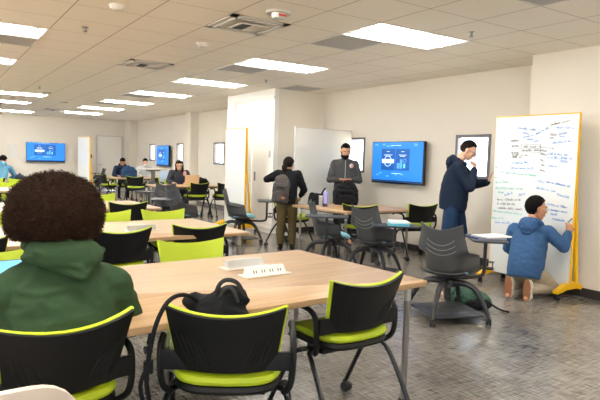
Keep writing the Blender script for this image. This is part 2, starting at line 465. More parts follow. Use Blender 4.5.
where = ['nearest of the right-hand row, above the standing men', 'second of the right-hand row, in front of the closet', 'third of the right-hand row, left of the closet',
         'fourth of the right-hand row', 'fifth of the right-hand row', 'sixth of the right-hand row', 'farthest of the right-hand row by the far wall',
         'at the top left corner of the photo', 'second down the left edge of the photo', 'third down the left edge of the photo', 'fourth down the left edge of the photo', 'above the far wall screen']
for k, (x, y) in enumerate(lights_vis + lights_off):
    o = Lp if first else copy_tree(Lp); first = False
    o.location = (x + .004, y + .004, CE)
    lab = 'recessed white troffer ceiling light, ' + where[k] if k < len(where) else 'recessed white ceiling light outside the picture, beside or behind the viewer'
    tag(o, lab, 'ceiling light', 'recessed ceiling lights' if k < len(where) else 'ceiling lights outside the picture')

def lattice(x, y, lab, mat='grille'):
    e = empty('return_grille', (x, y, CE), 0, lab, 'air grille', 'grey ceiling return grilles')
    s = TILE - .02
    MB().box(.01, s, .01, s, -.006, -.002).build('grille_panel', MAT['grille'], e, False)
    MB().box(0, TILE, 0, .015, -.01, -.001).box(0, TILE, TILE - .015, TILE, -.01, -.001).box(0, .015, 0, TILE, -.01, -.001).box(TILE - .015, TILE, 0, TILE, -.01, -.001).build('grille_frame', MAT['plate'], e, False)
rl = ['beside the nearest right-hand ceiling light', 'beside the second right-hand ceiling light, in front of the closet', 'cut off by the top edge above the writing board', 'beside the light in the top left corner, right one of two', 'beside the light in the top left corner, left one of two', 'beside the fourth right-hand light', 'beside the fifth right-hand light']
for (x, y), l in zip(returns, rl): lattice(x, y, 'square grey return grille ' + l)
lattice(4.86 + .625, 8.525, 'flat grey square air return grille over the recessed wall')

def supply(x, y, lab):
    e = empty('supply_diffuser', (x, y, CE), 0, lab, 'air vent', 'white ceiling air diffusers'); T = TILE
    mb = MB()
    for k, o in enumerate((0, .06)):
        z0, z1 = (-.012, -.002) if k == 0 else (-.02, -.01)
        w = .07 if k == 0 else .02
        mb.box(o, T - o, o, o + w, z0, z1).box(o, T - o, T - o - w, T - o, z0, z1).box(o, o + w, o, T - o, z0, z1).box(T - o - w, T - o, o, T - o, z0, z1)
    mb.build('diffuser_frame', MAT['lampw'], e, False)
    MB().box(.17, T - .17, .17, T - .17, -.026, -.02).box(.06, T - .06, .06, T - .06, -.004, -.002).build('face_plate', MAT['plate'], e, False)
    mb = MB()
    for k in range(9):
        mb.box(.2 + k * .012, .206 + k * .012, .2, .42, -.032, -.024)
    mb.build('louvre', MAT['dark'], e, False)
supply(2.36, 4.775, 'large white square air diffuser with dark louvre in the near ceiling')
supply(2.36, 7.9, 'white square air diffuser farther back in the middle of the ceiling')
supply(3.61 - .625, 17.275 + 1.25, 'small distant white air diffuser among the far ceiling lights')

def sprinkler(x, y, lab):
    e = empty('sprinkler_head', (x, y, CE), 0, lab, 'sprinkler', 'ceiling sprinkler heads')
    MB().cyl((0, 0), .035, -.006, 0, 16).build('escutcheon', MAT['chrome'], e)
    MB().cyl((0, 0), .009, -.045, -.006, 10).cyl((0, 0), .022, -.05, -.045, 12).tube([(-.015, 0, -.006), (-.02, 0, -.03), (0, 0, -.048)], .003, 6).tube([(.015, 0, -.006), (.02, 0, -.03), (0, 0, -.048)], .003, 6).build('nozzle', MAT['greyleg'], e)
for x, y, l in ((4.55, 3.87, 'above the standing men, right of the near light'), (1.40, 6.3, 'in the upper left ceiling'), (4.77, 8.36, 'in front of the closet'), (4.78, 11.8, 'left of the closet beyond the third light'), (4.7, 14.3, 'by the fourth right-hand light'), (1.9, 12.5, 'in the distant left ceiling')):
    sprinkler(x, y, 'small metal sprinkler head ' + l)
e = empty('strobe_alarm', (2.66, 4.46, CE), 0, 'round ceiling fire alarm strobe beside the large air diffuser', 'alarm')
MB().cyl((0, 0), .11, -.02, 0, 28, r1=.12).build('base_plate', MAT['lampw'], e)
MB().cyl((0, 0), .06, -.06, -.02, 24, r1=.07).build('strobe_lens', MAT['silver'], e)
MB().box(-.04, .04, -.072, -.067, -.05, -.032).build('red_lettering', M_('red_print', 'C8402F', .5), e, False)
for x, y, l in ((2.69, 6.23, 'pale round smoke detector between the two air diffusers'), (1.43, 5.2, 'round ceiling speaker cover near the top left light')):
    o = MB().cyl((0, 0), .06, -.035, 0, 24, r1=.075).cyl((0, 0), .04, -.045, -.03, 20, r1=.055).build('smoke_detector', MAT['plate']); o.location = (x, y, CE)
    tag(o, l, 'smoke detector')
for (x, y, l) in ((2.2, 13.6, 'left'), (3.0, 15.9, 'right')):
    o = MB().cyl((0, 0), .11, -.012, 0, 24).cyl((0, 0), .09, -.016, -.008, 24).build('ceiling_speaker', MAT['grille']); o.location = (x, y, CE)
    tag(o, 'distant round ceiling speaker, the %s one of two' % l, 'speaker')
# small wall plates
def plate(x, y, z, w, h, ax, mat, lab, cat='wall plate', name='wall_plate'):
    mb = MB()
    mb.box(-.012, 0, -w / 2, w / 2, -h / 2, h / 2) if ax == 'x' else mb.box(-w / 2, w / 2, -.012, 0, -h / 2, h / 2)
    if ax == 'x': mb.box(-.018, -.01, -w / 6, w / 6, -h / 4, h / 4)
    else: mb.box(-w / 6, w / 6, -.018, -.01, -h / 4, h / 4)
    o = mb.build(name, mat, None, False, .003); o.location = (x, y, z); tag(o, lab, cat)
plate(6.6, 7.72, 1.33, .08, .12, 'x', MAT['plate'], 'small pale wall plate just left of the large wall screen')
plate(6.8, 18.2, 2.35, .12, .14, 'x', MAT['plate'], 'small pale wall plate high above the distant screen')
plate(2.55, 22.6, 1.42, .3, .5, 'y', MAT['plate'], 'pale framed notice left of the far wall screen', 'notice', 'wall_notice')
plate(5.17, 22.6, 1.32, .22, .14, 'y', MAT['dark'], 'small dark wall panel left of the far door')
plate(5.17, 22.6, 1.0, .1, .16, 'y', MAT['plate'], 'small white light switch left of the far door', 'light switch', 'light_switch')
# ------------------------------------------------------------ tables
def table(x0, x1, y0, y1, rot, label, pivot=None, group='maple work tables', outlets=(), legs=None):
    """rectangular table, near right corner as pivot"""
    px, py = pivot
    e = empty('work_table', (px, py, 0), rot, label, 'table', group)
    W = x1 - x0; D = y1 - y0
    top = MB().rbox(-W, 0, 0, D, .705, .737, .02, 4, e=.004).build('tabletop', MAT['wood'], e)
    MB().box(-W + .08, -.08, .1, .13, .68, .704).box(-W + .08, -.08, D - .13, D - .1, .68, .704).box(-.13, -.1, .1, D - .1, .68, .704).box(-W + .1, -W + .13, .1, D - .1, .68, .704).build('apron', MAT['legk'], e, False)
    for lx, ly in legs or ((-.07, .09), (-.07, D - .09), (-W + .1, .09), (-W + .1, D - .09)):
        l = MB().cyl((lx, ly), .019, .012, .61, 16).build('leg', MAT['greyleg'], e)
        MB().cyl((lx, ly), .021, .61, .705, 16).build('leg_collar', MAT['silver'], l)
        MB().cyl((lx, ly), .03, 0, .014, 16).build('foot', MAT['rubber'], l)
    return e
table(-1.2, 2.44, 2.30, 3.56, 4.0, 'large maple-topped table nearest the viewer', (2.44, 2.30), legs=((-.075, .09), (-.075, 1.17), (-1.60, .09), (-1.60, 1.17), (-3.4, .09), (-3.4, 1.17)))
table(-1.4, 2.5, 4.56, 5.82, 2.5, 'second maple-topped table from the viewer, behind the nearest one', (2.50, 4.60))
table(-1.4, 2.57, 7.17, 8.45, 1, 'third maple-topped table from the viewer, its corner beside a lime chair', (2.57, 7.17))
table(-1.4, 1.9, 10.9, 12.1, 0, 'distant maple-topped table at the left edge of the photo', (1.7, 10.9))
table(-1.4, 1.6, 13.9, 15.1, 0, 'farthest left table, where the person in light blue sits', (1.6, 14.1))
table(4.66, 6.02, 5.95, 7.2, 2, 'maple-topped table between the two standing men and the woman', (6.02, 6.0))
table(4.5, 6.1, 16.8, 17.6, 0, 'small distant table where two students sit with a blue backpack', (6.1, 16.55))
table(4.3, 6.4, 12.3, 13.1, 0, 'distant table with the tan laptop', (6.4, 12.35))

def outlet(x, y, rot, lab, sockets=True, z=.737):
    e = empty('power_outlet_unit', (x, y, z), rot, lab, 'power outlet', 'tabletop power units')
    MB().rbox(-.16, .16, -.055, .055, 0, .006, .01, 3).build('flange', MAT['plate'], e)
    mb = MB().loft([[(sx, -.035, .005), (sx, .04, .005), (sx, .025, .05), (sx, .0, .05)] for sx in (-.13, .13)])
    h = mb.build('housing', MAT['silver'] if not sockets else MAT['white'], e, False, .004)
    if sockets:
        n = Vector((0, -.045, .035)).normalized()
        for k in range(4):
            cx = -.085 + k * .057
            mb = MB()
            for dx in (-.009, .009):
                mb.add([(cx + dx - .003, -.025 - .0015, .0185), (cx + dx + .003, -.025 - .0015, .0185), (cx + dx + .003, -.0135 - .0015, .034), (cx + dx - .003, -.0135 - .0015, .034)], [(0, 1, 2, 3)])
            mb.build('socket', MAT['slot'], h, False)
outlet(1.66, 3.12, 4, 'closed grey tabletop power unit, the farther one on the near table', False)
outlet(1.66, 2.86, 4, 'open white tabletop power unit with sockets, the nearer one on the near table', True)
outlet(1.17, 5.30, 2, 'flat pale power unit on the second table, the left one', False)
outlet(1.62, 5.05, 2, 'flat pale power unit on the second table, the right one', False)

# ------------------------------------------------------------ lime and black task chair
def caster(x, y, ang, parent, top=.07):
    mb = MB(); c, s = cos(ang), sin(ang)
    Mx = Matrix.Translation((x, y, 0)) @ Matrix.Rotation(ang, 4, 'Z')
    mb.cyl((0, 0, .03), .03, -.022, -.006, 14, 'x', M=Mx).cyl((0, 0, .03), .03, .006, .022, 14, 'x', M=Mx)
    mb.mat(1).cyl((0, 0, .03), .012, -.024, .024, 10, 'x', M=Mx).tube([(0, 0, .03), (0, .018, .062), (0, .018, top)], .01, 8, M=Mx)
    return mb.build('caster', [MAT['rubber'], MAT['tubeb']], parent)

def smooth01(t): t = max(0, min(1, t)); return t * t * (3 - 2 * t)

def make_task_chair():
    e = bpy.data.objects.new('task_chair', None); link(e)
    # back: curved plate, dipped top edge
    def back(off, grow):
        def fn(u, v):
            zt = .835 - .038 * (1 - u * u) + grow
            z = .55 + (zt - .55) * v
            x = u * (.198 + .042 * v + grow)
            return Vector((x, -.185 - .075 * v + .055 * u * u * (1 - .2 * v) + off, z))
        return fn
    mb = MB().sheet(back(-.008, -.004), 16, 8, .012)
    mb.mat(1)
    for sgn in (-1, 1):                       # slanted slots either side of the lower back
        for k in range(5):
            x0 = sgn * (.075 + k * .024)
            fn = back(-.0215, -.004)
            pts = []
            for t in (0, .5, 1):
                u = (x0 + sgn * .035 * t) / .225; v = .12 + t * (.34 + .045 * k)
                pts.append(fn(u, v))
            mb.tube(pts, .0035, 6)
    mb.build('backrest', [MAT['black'], MAT['slot']], e)
    MB().sheet(back(.016, .0035), 16, 8, .018).build('back_pad', MAT['lime'], e, True, .006)
    # lower wing that carries the back
    def wing(u, v):
        return Vector((u * .268, -.150 + .0 * u * u, .548 + .078 * v))
    MB().sheet(wing, 14, 2, .022).build('back_support', MAT['black'], e, True, .004)
    # seat
    def seat_mb(z0, z1, s, rr, dip=.012):
        mb = MB(); rings = []
        n = 36
        for off, z in ((.03, z0), (.006, z0 + .012), (0, (z0 + z1) / 2), (.008, z1 - .008), (.03, z1), (.11, z1 - dip * .6)):
            ring = []
            for i in range(n):
                a = 2 * pi * i / n; c_, s_ = cos(a), sin(a)
                ex = .45
                x = (s - off) * abs(c_) ** ex * (1 if c_ >= 0 else -1)
                y = (s - .01 - off) * abs(s_) ** ex * (1 if s_ >= 0 else -1)
                yy = y + .02
                zz = z - (.03 * smooth01((yy - .1) / .14)) + .012 * (x / s) ** 2
                ring.append((x * (1 - .06 * (yy < 0) * abs(yy) / .2), yy, zz))
            rings.append(ring)
        return mb.loft(rings)
    seat_mb(.480, .532, .235, 0).build('seat_cushion', MAT['lime'], e)
    seat_mb(.440, .490, .232, 0, 0).build('seat_pan', MAT['black'], e)
    # armrests
    for s in (-1, 1):
        a = MB().tube([(s * .24, -.10, .43), (s * .268, -.145, .47), (s * .276, -.15, .58), (s * .275, -.13, .655), (s * .275, -.02, .672), (s * .275, .13, .668), (s * .270, .19, .64)], .0145, 8, smooth=2).build('armrest', MAT['black'], e)
    # legs, front and rear, splayed from the seat side
    for s in (-1, 1):
        for t, (yk, ye) in enumerate(((.06, .25), (-.10, -.30))):
            l = MB().tube([(s * .15, 0, .41), (s * .235, yk * .3, .425), (s * .262, yk, .40), (s * .272, (yk + ye) / 2, .25), (s * .278, ye, .075)], .0135, 8, smooth=2).build('leg', MAT['tubeb'], e)
            caster(s * .278, ye, .2 * s, l)
    MB().cyl((0, 0, .405), .014, -.2, .2, 10, 'x').box(-.16, .16, -.06, .08, .4, .445).build('cross_bar', MAT['tubeb'], e)
    return e
TC = make_task_chair(); TC_used = []
def task_chair(x, y, rot, label, group='lime and black rolling chairs'):
    o = TC if not TC_used else copy_tree(TC); TC_used.append(1)
    o.location = (x, y, 0); o.rotation_euler = (0, 0, R(rot))
    return tag(o, label, 'chair', group)
task_chair(.38, 2.31, 9, 'black-backed chair with lime rim in which the person in the green hoodie sits')
task_chair(1.10, 2.19, -31, 'empty lime-rimmed chair at the near table with a black bag on its seat')
task_chair(1.88, 2.41, 2, 'lime and black chair at the right end of the near table, seat and casters visible')
task_chair(1.29, 4.75, 2, 'black-backed chair at the second table, just right of the curly hair')
task_chair(2.03, 4.82, -9, 'black-backed chair near the right corner of the second table')
task_chair(1.55, 3.56, 175, 'lime-fronted chair facing the viewer across the near table, right of the curly hair')
task_chair(.32, 3.62, 180, 'lime-fronted chair across the near table, left of the curly hair')
task_chair(2.17, 5.82, 179, 'lime-fronted chair facing the viewer at the right of the second table')
task_chair(1.58, 5.84, 181, 'lime-fronted chair at the second table, half behind the curly hair')
task_chair(.42, 6.0, 180, 'lime-fronted chair at the second table, at the left edge of the photo')
task_chair(.22, 4.60, 0, 'black-backed chair at the second table, only its corner in the left edge of the photo')
task_chair(2.12, 7.34, -2, 'black-backed chair at the third table, right of the curly hair')
task_chair(2.18, 8.5, 190, 'lime-fronted chair across the third table')
task_chair(1.40, 12.2, 180, 'distant black-framed chair with lime pad facing the viewer at the left edge')
task_chair(1.42, 10.6, 0, 'distant black-backed chair just left of the curly hair top')
task_chair(1.12, 13.75, 176, 'distant lime chair in the far left row, the left one of two')
task_chair(1.72, 13.75, 182, 'distant lime chair in the far left row, behind the dark bottle')
task_chair(1.2, 14.35, 0, 'distant chair of the person in light blue at the far left')
task_chair(2.9, 16.4, 200, 'distant lime and blue chair just above the curly hair')
task_chair(5.12, 6.20, -38, 'lime-rimmed chair at the standing men\'s table, behind the grey chair shell')
task_chair(6.14, 6.12, -14, 'lime-rimmed black chair against the wall under the big screen')
task_chair(4.95, 7.72, -160, 'lime chair right of the woman with the grey backpack')
task_chair(5.25, 12.4, 3, 'black-backed lime chair before the laptop table, left of the far writing board')
task_chair(5.95, 12.35, -4, 'black-backed lime chair partly hidden by the far writing board')
task_chair(5.72, 13.45, 178, 'lime-fronted chair with a dark bag on it, behind the laptop table')
task_chair(5.2, 13.55, 178, 'chair of the woman with headphones')
task_chair(4.95, 16.0, -25, 'distant black-backed lime chair in front of the student in navy')
task_chair(4.55, 17.3, -80, 'distant lime chair seen from the side, left of the students\' table')
task_chair(5.05, 17.75, 180, 'chair of the distant student in navy')
task_chair(5.72, 17.75, 180, 'chair of the distant student in white')
task_chair(5.5, 15.2, -100, 'distant black chair behind the standing-height table')

# ------------------------------------------------------------ grey tablet-arm chair
def make_shell_parts(e):
    H0, H1 = .405, .90
    def fn(u, v):
        up = smooth01((v - .40) / .12)            # 0 at hips, 1 above
        W = .235 - .050 * smooth01((v - .35) / .65)
        ztop = (H1 - .055 * (1 - abs(u) ** 1.6)) if True else 0
        z = H0 + (ztop - H0) * v
        flare = .30 * (1 - up) + .05 * up
        y = -.17 - .115 * v + flare * abs(u) ** 3.2 + .05 * max(0, 1 - v / .22) ** 2
        x = u * W * (1 + .05 * (1 - up)) * (1 - .30 * max(0, 1 - v / .22) ** 2)
        return Vector((x, y, z))
    mb = MB().sheet(fn, 28, 22, .008)
    mb.mat(1)
    for k, vv in enumerate((.56, .66, .76)):
        pts = []
        for i in range(13):
            u = -.62 + 1.24 * i / 12
            p = fn(u, vv - .085 * (1 - (u / .62) ** 2)); p.y -= .006
            pts.append(p)
        mb.tube(pts, .0042, 6)
    mb.build('seat_shell', [MAT['shell'], MAT['shellslot']], e)
    mb = MB()
    def bot(u, v):
        y = -.185 + .36 * v
        return Vector((u * (.225 - .04 * abs(v - .45)), y, .415 + .03 * abs(u) ** 3 + .035 * (1 - smooth01(v * 5))))
    mb.sheet(bot, 12, 10, -.008)
    mb.build('shell_base', MAT['shell'], e)
    def cush():
        rings = []
        for off, z in ((.02, .425), (0, .44), (0, .46), (.012, .475), (.05, .48), (.12, .474)):
            ring = []
            for i in range(32):
                a = 2 * pi * i / 32
                x = (.19 - off) * abs(cos(a)) ** .5 * (1 if cos(a) >= 0 else -1); y = (.195 - off) * abs(sin(a)) ** .5 * (1 if sin(a) >= 0 else -1) + .07
                ring.append((x, y, z - .02 * smooth01((y - .16) / .1)))
            rings.append(ring)
        return MB().loft(rings)
    cush().build('seat_cushion', MAT['teal'], e)

def tablet_chair(x, y, rot, base_rot, tab_ang, label, tr=.37, tab_rot=0, th=.70):
    e = empty('tablet_arm_chair', (x, y, 0), rot, label, 'chair', 'grey tablet-arm chairs')
    make_shell_parts(e)
    MB().cyl((0, 0), .03, .17, .42, 14).cyl((0, 0), .07, .375, .42, 18, r1=.11).build('column', MAT['legk'], e)
    B = Matrix.Rotation(R(base_rot), 4, 'Z')
    MB().rbox(-.262, .262, -.262, .262, .065, .082, .06, 6, M=B).mat(1).box(-.12, .12, -.1, -.09, .082, .084, M=B).box(-.12, .12, -.05, -.04, .082, .084, M=B).box(-.12, .12, 0, .01, .082, .084, M=B).box(-.12, .12, .05, .06, .082, .084, M=B).build('storage_tray', [MAT['legk'], MAT['slot']], e)
    MB().cyl((0, 0), .075, .30, .36, 18, r1=.06).build('hub', MAT['legk'], e)
    for sx, sy in ((1, 1), (1, -1), (-1, 1), (-1, -1)):
        l = MB().tube([(sx * .02, sy * .02, .335), (sx * .11, sy * .11, .345), (sx * .18, sy * .18, .31), (sx * .235, sy * .235, .18), (sx * .27, sy * .27, .07)], [.03, .03, .028, .022, .018], 8, smooth=2, M=B).build('leg', MAT['legk'], e)
        p = B @ Vector((sx * .27, sy * .27, 0)); caster(p.x, p.y, .4, l)
    # swivelling work surface on a post
    A = Matrix.Rotation(R(tab_ang), 4, 'Z')
    arm = MB().tube([(0, 0, .375), (.2, .0, .365), (tr - .04, 0, .365), (tr, 0, .40), (tr, 0, .52), (tr, 0, th - .025)], .017, 8, smooth=2, M=A).build('tablet_arm', MAT['legk'], e)
    cup = MB(); cx = tr + .058
    for z in (.44, .50):
        cup.tube([(cx + .042 * cos(t * pi / 8), .042 * sin(t * pi / 8), z) for t in range(17)], .005, 6, M=A)
    for a_ in range(4): cup.tube([(cx + .042 * cos(a_ * pi / 2), .042 * sin(a_ * pi / 2), .432), (cx + .042 * cos(a_ * pi / 2), .042 * sin(a_ * pi / 2), .502)], .004, 6, M=A)
    cup.cyl((cx, 0), .042, .43, .437, 16, M=A).build('cup_holder', MAT['legk'], arm)
    T = Matrix.Translation(A @ Vector((tr, 0, th - .70))) @ Matrix.Rotation(R(tab_ang + tab_rot), 4, 'Z')
    MB().rbox(-.27, .27, -.16, .16, .682, .70, .07, 6, M=T).box(-.06, .06, -.06, .06, .672, .684, M=T).build('tablet', MAT['tablet'], e)
    return e
tablet_chair(4.0, 3.53, -67, 46, 57, 'large grey shell chair with tablet arm nearest the viewer, its back to the viewer', .42, 60, .735)
tablet_chair(4.40, 8.50, -117, 30, 85, 'grey tablet-arm chair seen from the side before the far yellow-edged board', .46, 95, .72)
tablet_chair(4.42, 5.95, -118, 20, -14, 'grey tablet-arm chair seen from the side with teal seat, tablet before it', .44, 95, .74)
tablet_chair(4.62, 5.30, -72, 10, -30, 'grey tablet-arm chair with books on its tablet, right of the side-on one', .50, 65, .70)
tablet_chair(3.60, 9.0, -76, 20, 262, 'grey tablet-arm chair with pale tablet behind the second table', .40, 60, .72)
tablet_chair(4.0, 10.9, -25, 20, 165, 'distant grey tablet-arm chair in front of the woman with headphones')
tablet_chair(5.3, 21.8, 90, 20, 0, 'very distant grey tablet-arm chair by the far door')

# ------------------------------------------------------------ rolling whiteboards
def whiteboard(x, y, rot, w, h, label, name='rolling_whiteboard', edge='yellow', face='board', z0=.125):
    e = empty(name, (x, y, 0), rot, label, 'whiteboard', 'rolling whiteboards')
    MB().box(-w / 2, w / 2, -.012, .012, z0, h).build('board_panel', MAT[face], e, False, .002)
    MB().box(-w / 2 - .006, w / 2 + .006, -.015, .015, h, h + .012).box(-w / 2 - .006, -w / 2, -.0125, .0125, z0, h).box(w / 2, w / 2 + .006, -.0125, .0125, z0, h).build('edge_trim', MAT[edge], e, False)
    for s in (-1, 1):
        X0 = s * (w / 2 - .035); X1 = s * (w / 2 - .001)
        mb = MB()
        def beam(ya0, ya1, za, yb0, yb1, zb):
            mb.add([(X0, ya0, za), (X1, ya0, za), (X1, ya1, za), (X0, ya1, za), (X0, yb0, zb), (X1, yb0, zb), (X1, yb1, zb), (X0, yb1, zb)],
                   [(0, 3, 2, 1), (4, 5, 6, 7), (0, 1, 5, 4), (1, 2, 6, 5), (2, 3, 7, 6), (3, 0, 4, 7)])
        beam(.0125, .045, .14, .0125, .030, 1.2); beam(.135, .175, .14, .030, .050, 1.2); beam(.0125, .050, 1.2, .0125, .035, h + .012)
        mb.build('end_frame', MAT[edge], e, False, .004)
        ft = MB()
        r0 = []
        for yy, zb, zt in ((-.23, .072, .105), (-.15, .08, .135), (-.05, .10, .17), (.13, .10, .17), (.22, .08, .135), (.29, .072, .105)):
            a, b_ = min(X0, X1) - .012, max(X0, X1) + .012
            r0.append([(a, yy, zb), (b_, yy, zb), (b_, yy, zt), (a, yy, zt)])
        f = ft.loft(r0).build('foot', MAT[edge], e, False, .005)
        for yy in (-.19, .25): caster((X0 + X1) / 2, yy, .9, f, .08)
    return e
WB = whiteboard(5.80, 3.945, -90, 1.05, 2.0, 'tall rolling whiteboard covered in handwriting, yellow-edged, between the two students')
WLINES = [(-0.22, 1.87, 0.02, 1.84, 'b'), (-0.15, 1.81, -0.08, 1.8, 'b'), (-0.14, 1.76, -0.01, 1.78, 'b'), (-0.09, 1.74, -0.03, 1.73, 'b'), (0.02, 1.79, 0.17, 1.86, 'b'), (0.27, 1.86, 0.47, 1.85, 'b'), (0.3, 1.79, 0.38, 1.8, 'b'), (0.31, 1.77, 0.37, 1.76, 'b'), (0.23, 1.69, 0.46, 1.71, 'b'), (0.17, 1.57, 0.41, 1.56, 'b'), (0.17, 1.53, 0.47, 1.52, 'b'), (0.34, 1.49, 0.46, 1.48, 'b'), (0.18, 1.44, 0.32, 1.43, 'b'), (-0.27, 1.46, -0.14, 1.46, 'b'), (-0.11, 1.47, -0.07, 1.47, 'b'), (-0.28, 1.4, 0.0, 1.4, 'b'), (0.07, 1.27, 0.15, 1.25, 'b'), (0.18, 1.26, 0.47, 1.22, 'b'), (0.07, 1.18, 0.29, 1.16, 'b'), (0.32, 1.13, 0.45, 1.1, 'b'), (-0.35, 1.07, -0.25, 1.1, 'b'), (-0.16, 1.08, -0.07, 1.11, 'b'), (-0.02, 1.71, 0.06, 1.72, 'b'), (0.2, 1.89, 0.42, 1.93, 'k'), (0.2, 1.78, 0.27, 1.78, 'k'), (0.2, 1.75, 0.24, 1.75, 'k'), (-0.3, 1.72, -0.2, 1.72, 'k'), (-0.29, 1.66, -0.18, 1.66, 'k'), (-0.29, 1.58, -0.2, 1.58, 'k'), (-0.28, 1.56, -0.08, 1.55, 'k'), (-0.27, 1.53, -0.16, 1.53, 'k'), (-0.14, 1.65, 0.08, 1.65, 'k'), (-0.14, 1.61, 0.08, 1.61, 'k'), (0.09, 1.61, 0.16, 1.6, 'k'), (0.09, 1.57, 0.16, 1.56, 'k'), (0.09, 1.5, 0.15, 1.49, 'k'), (0.09, 1.45, 0.15, 1.44, 'k'), (0.1, 1.39, 0.15, 1.38, 'k'), (-0.42, 1.35, -0.39, 1.35, 'g'), (-0.35, 1.34, 0.09, 1.32, 'g'), (-0.51, 1.4, -0.49, 1.4, 'g'), (-0.51, 1.28, -0.48, 1.28, 'g'), (-0.49, 1.22, -0.42, 1.22, 'g'), (-0.39, 1.23, -0.28, 1.23, 'g'), (-0.49, 1.15, -0.1, 1.16, 'g'), (-0.45, 1.1, -0.37, 1.1, 'g'), (-0.45, 1.01, -0.13, 1.03, 'k'), (-0.45, 0.96, -0.22, 0.97, 'k'), (-0.45, 0.91, -0.12, 0.92, 'k'), (-0.51, 0.87, -0.1, 0.86, 'g'), (-0.54, 0.78, -0.36, 0.79, 'g'), (-0.47, 0.73, -0.15, 0.75, 'b'), (0.2, 1.01, 0.44, 0.99, 'b'), (0.2, 0.95, 0.46, 0.94, 'b'), (0.26, 0.9, 0.33, 0.9, 'b'), (0.28, 0.85, 0.47, 0.84, 'b')]
INK = dict(b='blueink', k='kink', g='gink')
def ribbon(mb, pts, w, y):
    for (xa, za), (xb, zb) in zip(pts[:-1], pts[1:]):
        d = Vector((xb - xa, zb - za))
        if d.length < 1e-5: continue
        n = Vector((-d.y, d.x)).normalized() * w / 2
        mb.add([(xa - n.x, y, za - n.y), (xb - n.x, y, zb - n.y), (xb + n.x, y, zb + n.y), (xa + n.x, y, za + n.y)], [(0, 1, 2, 3)])
def handwriting(x0, z0, x1, z1, h=.031, w=.0048, y=-.0135):
    mb = MB(); L = sqrt((x1 - x0) ** 2 + (z1 - z0) ** 2); dx, dz = (x1 - x0) / L, (z1 - z0) / L
    t = 0
    def P(a, b): return (x0 + dx * a - dz * b, z0 + dz * a + dx * b)
    while t < L:
        n = random.randint(4, 8)
        for _ in range(n):
            if t > L: break
            cw = h * random.uniform(.45, .75); k = random.random(); hh = h * random.uniform(.5, 1.0)
            if k < .35: q = [(0, hh), (cw * .3, 0), (cw * .7, hh * .7), (cw, 0)]
            elif k < .6: q = [(cw * .5 + cw * .4 * cos(a * pi / 3), hh * .5 + hh * .5 * sin(a * pi / 3)) for a in range(7)]
            elif k < .8: q = [(0, 0), (cw * .5, hh), (cw, 0)]
            elif k < .9: q = [(0, hh * .45), (cw, hh * .45)]
            else: q = [(cw * .5, -h * .2), (cw * .5, hh)]
            ribbon(mb, [P(t + a, b) for a, b in q], w, y)
            t += cw * 1.1
        t += h * .5
    return mb
for (x0, z0, x1, z1, c) in WLINES:
    handwriting(x0, z0 - .012, x1, z1 - .012).build('handwriting', MAT[INK[c]], WB, False)
mb = MB()
ribbon(mb, [(-.16, 1.68), (.09, 1.675), (.09, 1.585), (-.16, 1.59), (-.16, 1.68)], .004, -.0135); ribbon(mb, [(-.16, 1.632), (.09, 1.63)], .003, -.0135)
ribbon(mb, [(.09, 1.64), (.25, 1.63), (.235, 1.637)], .004, -.0135); ribbon(mb, [(.25, 1.63), (.235, 1.622)], .004, -.0135)
ribbon(mb, [(-.235, 1.60), (-.165, 1.65)], .004, -.0135); ribbon(mb, [(.30, 1.785), (.38, 1.785)], .004, -.0135)
mb.build('drawn_box', MAT['kink'], WB, False)
whiteboard(5.0, 9.88, -90, .84, 1.98, 'blank yellow-edged rolling whiteboard in front of the closet doors')
whiteboard(5.9, 8.2, 2, 1.25, 1.97, 'plain grey rolling board standing behind the bearded man', edge='silver', face='greyboard', z0=.4)
whiteboard(4.70, 21.3, -72, .75, 2.0, 'very distant yellow-edged whiteboard between the far screen and the far door')

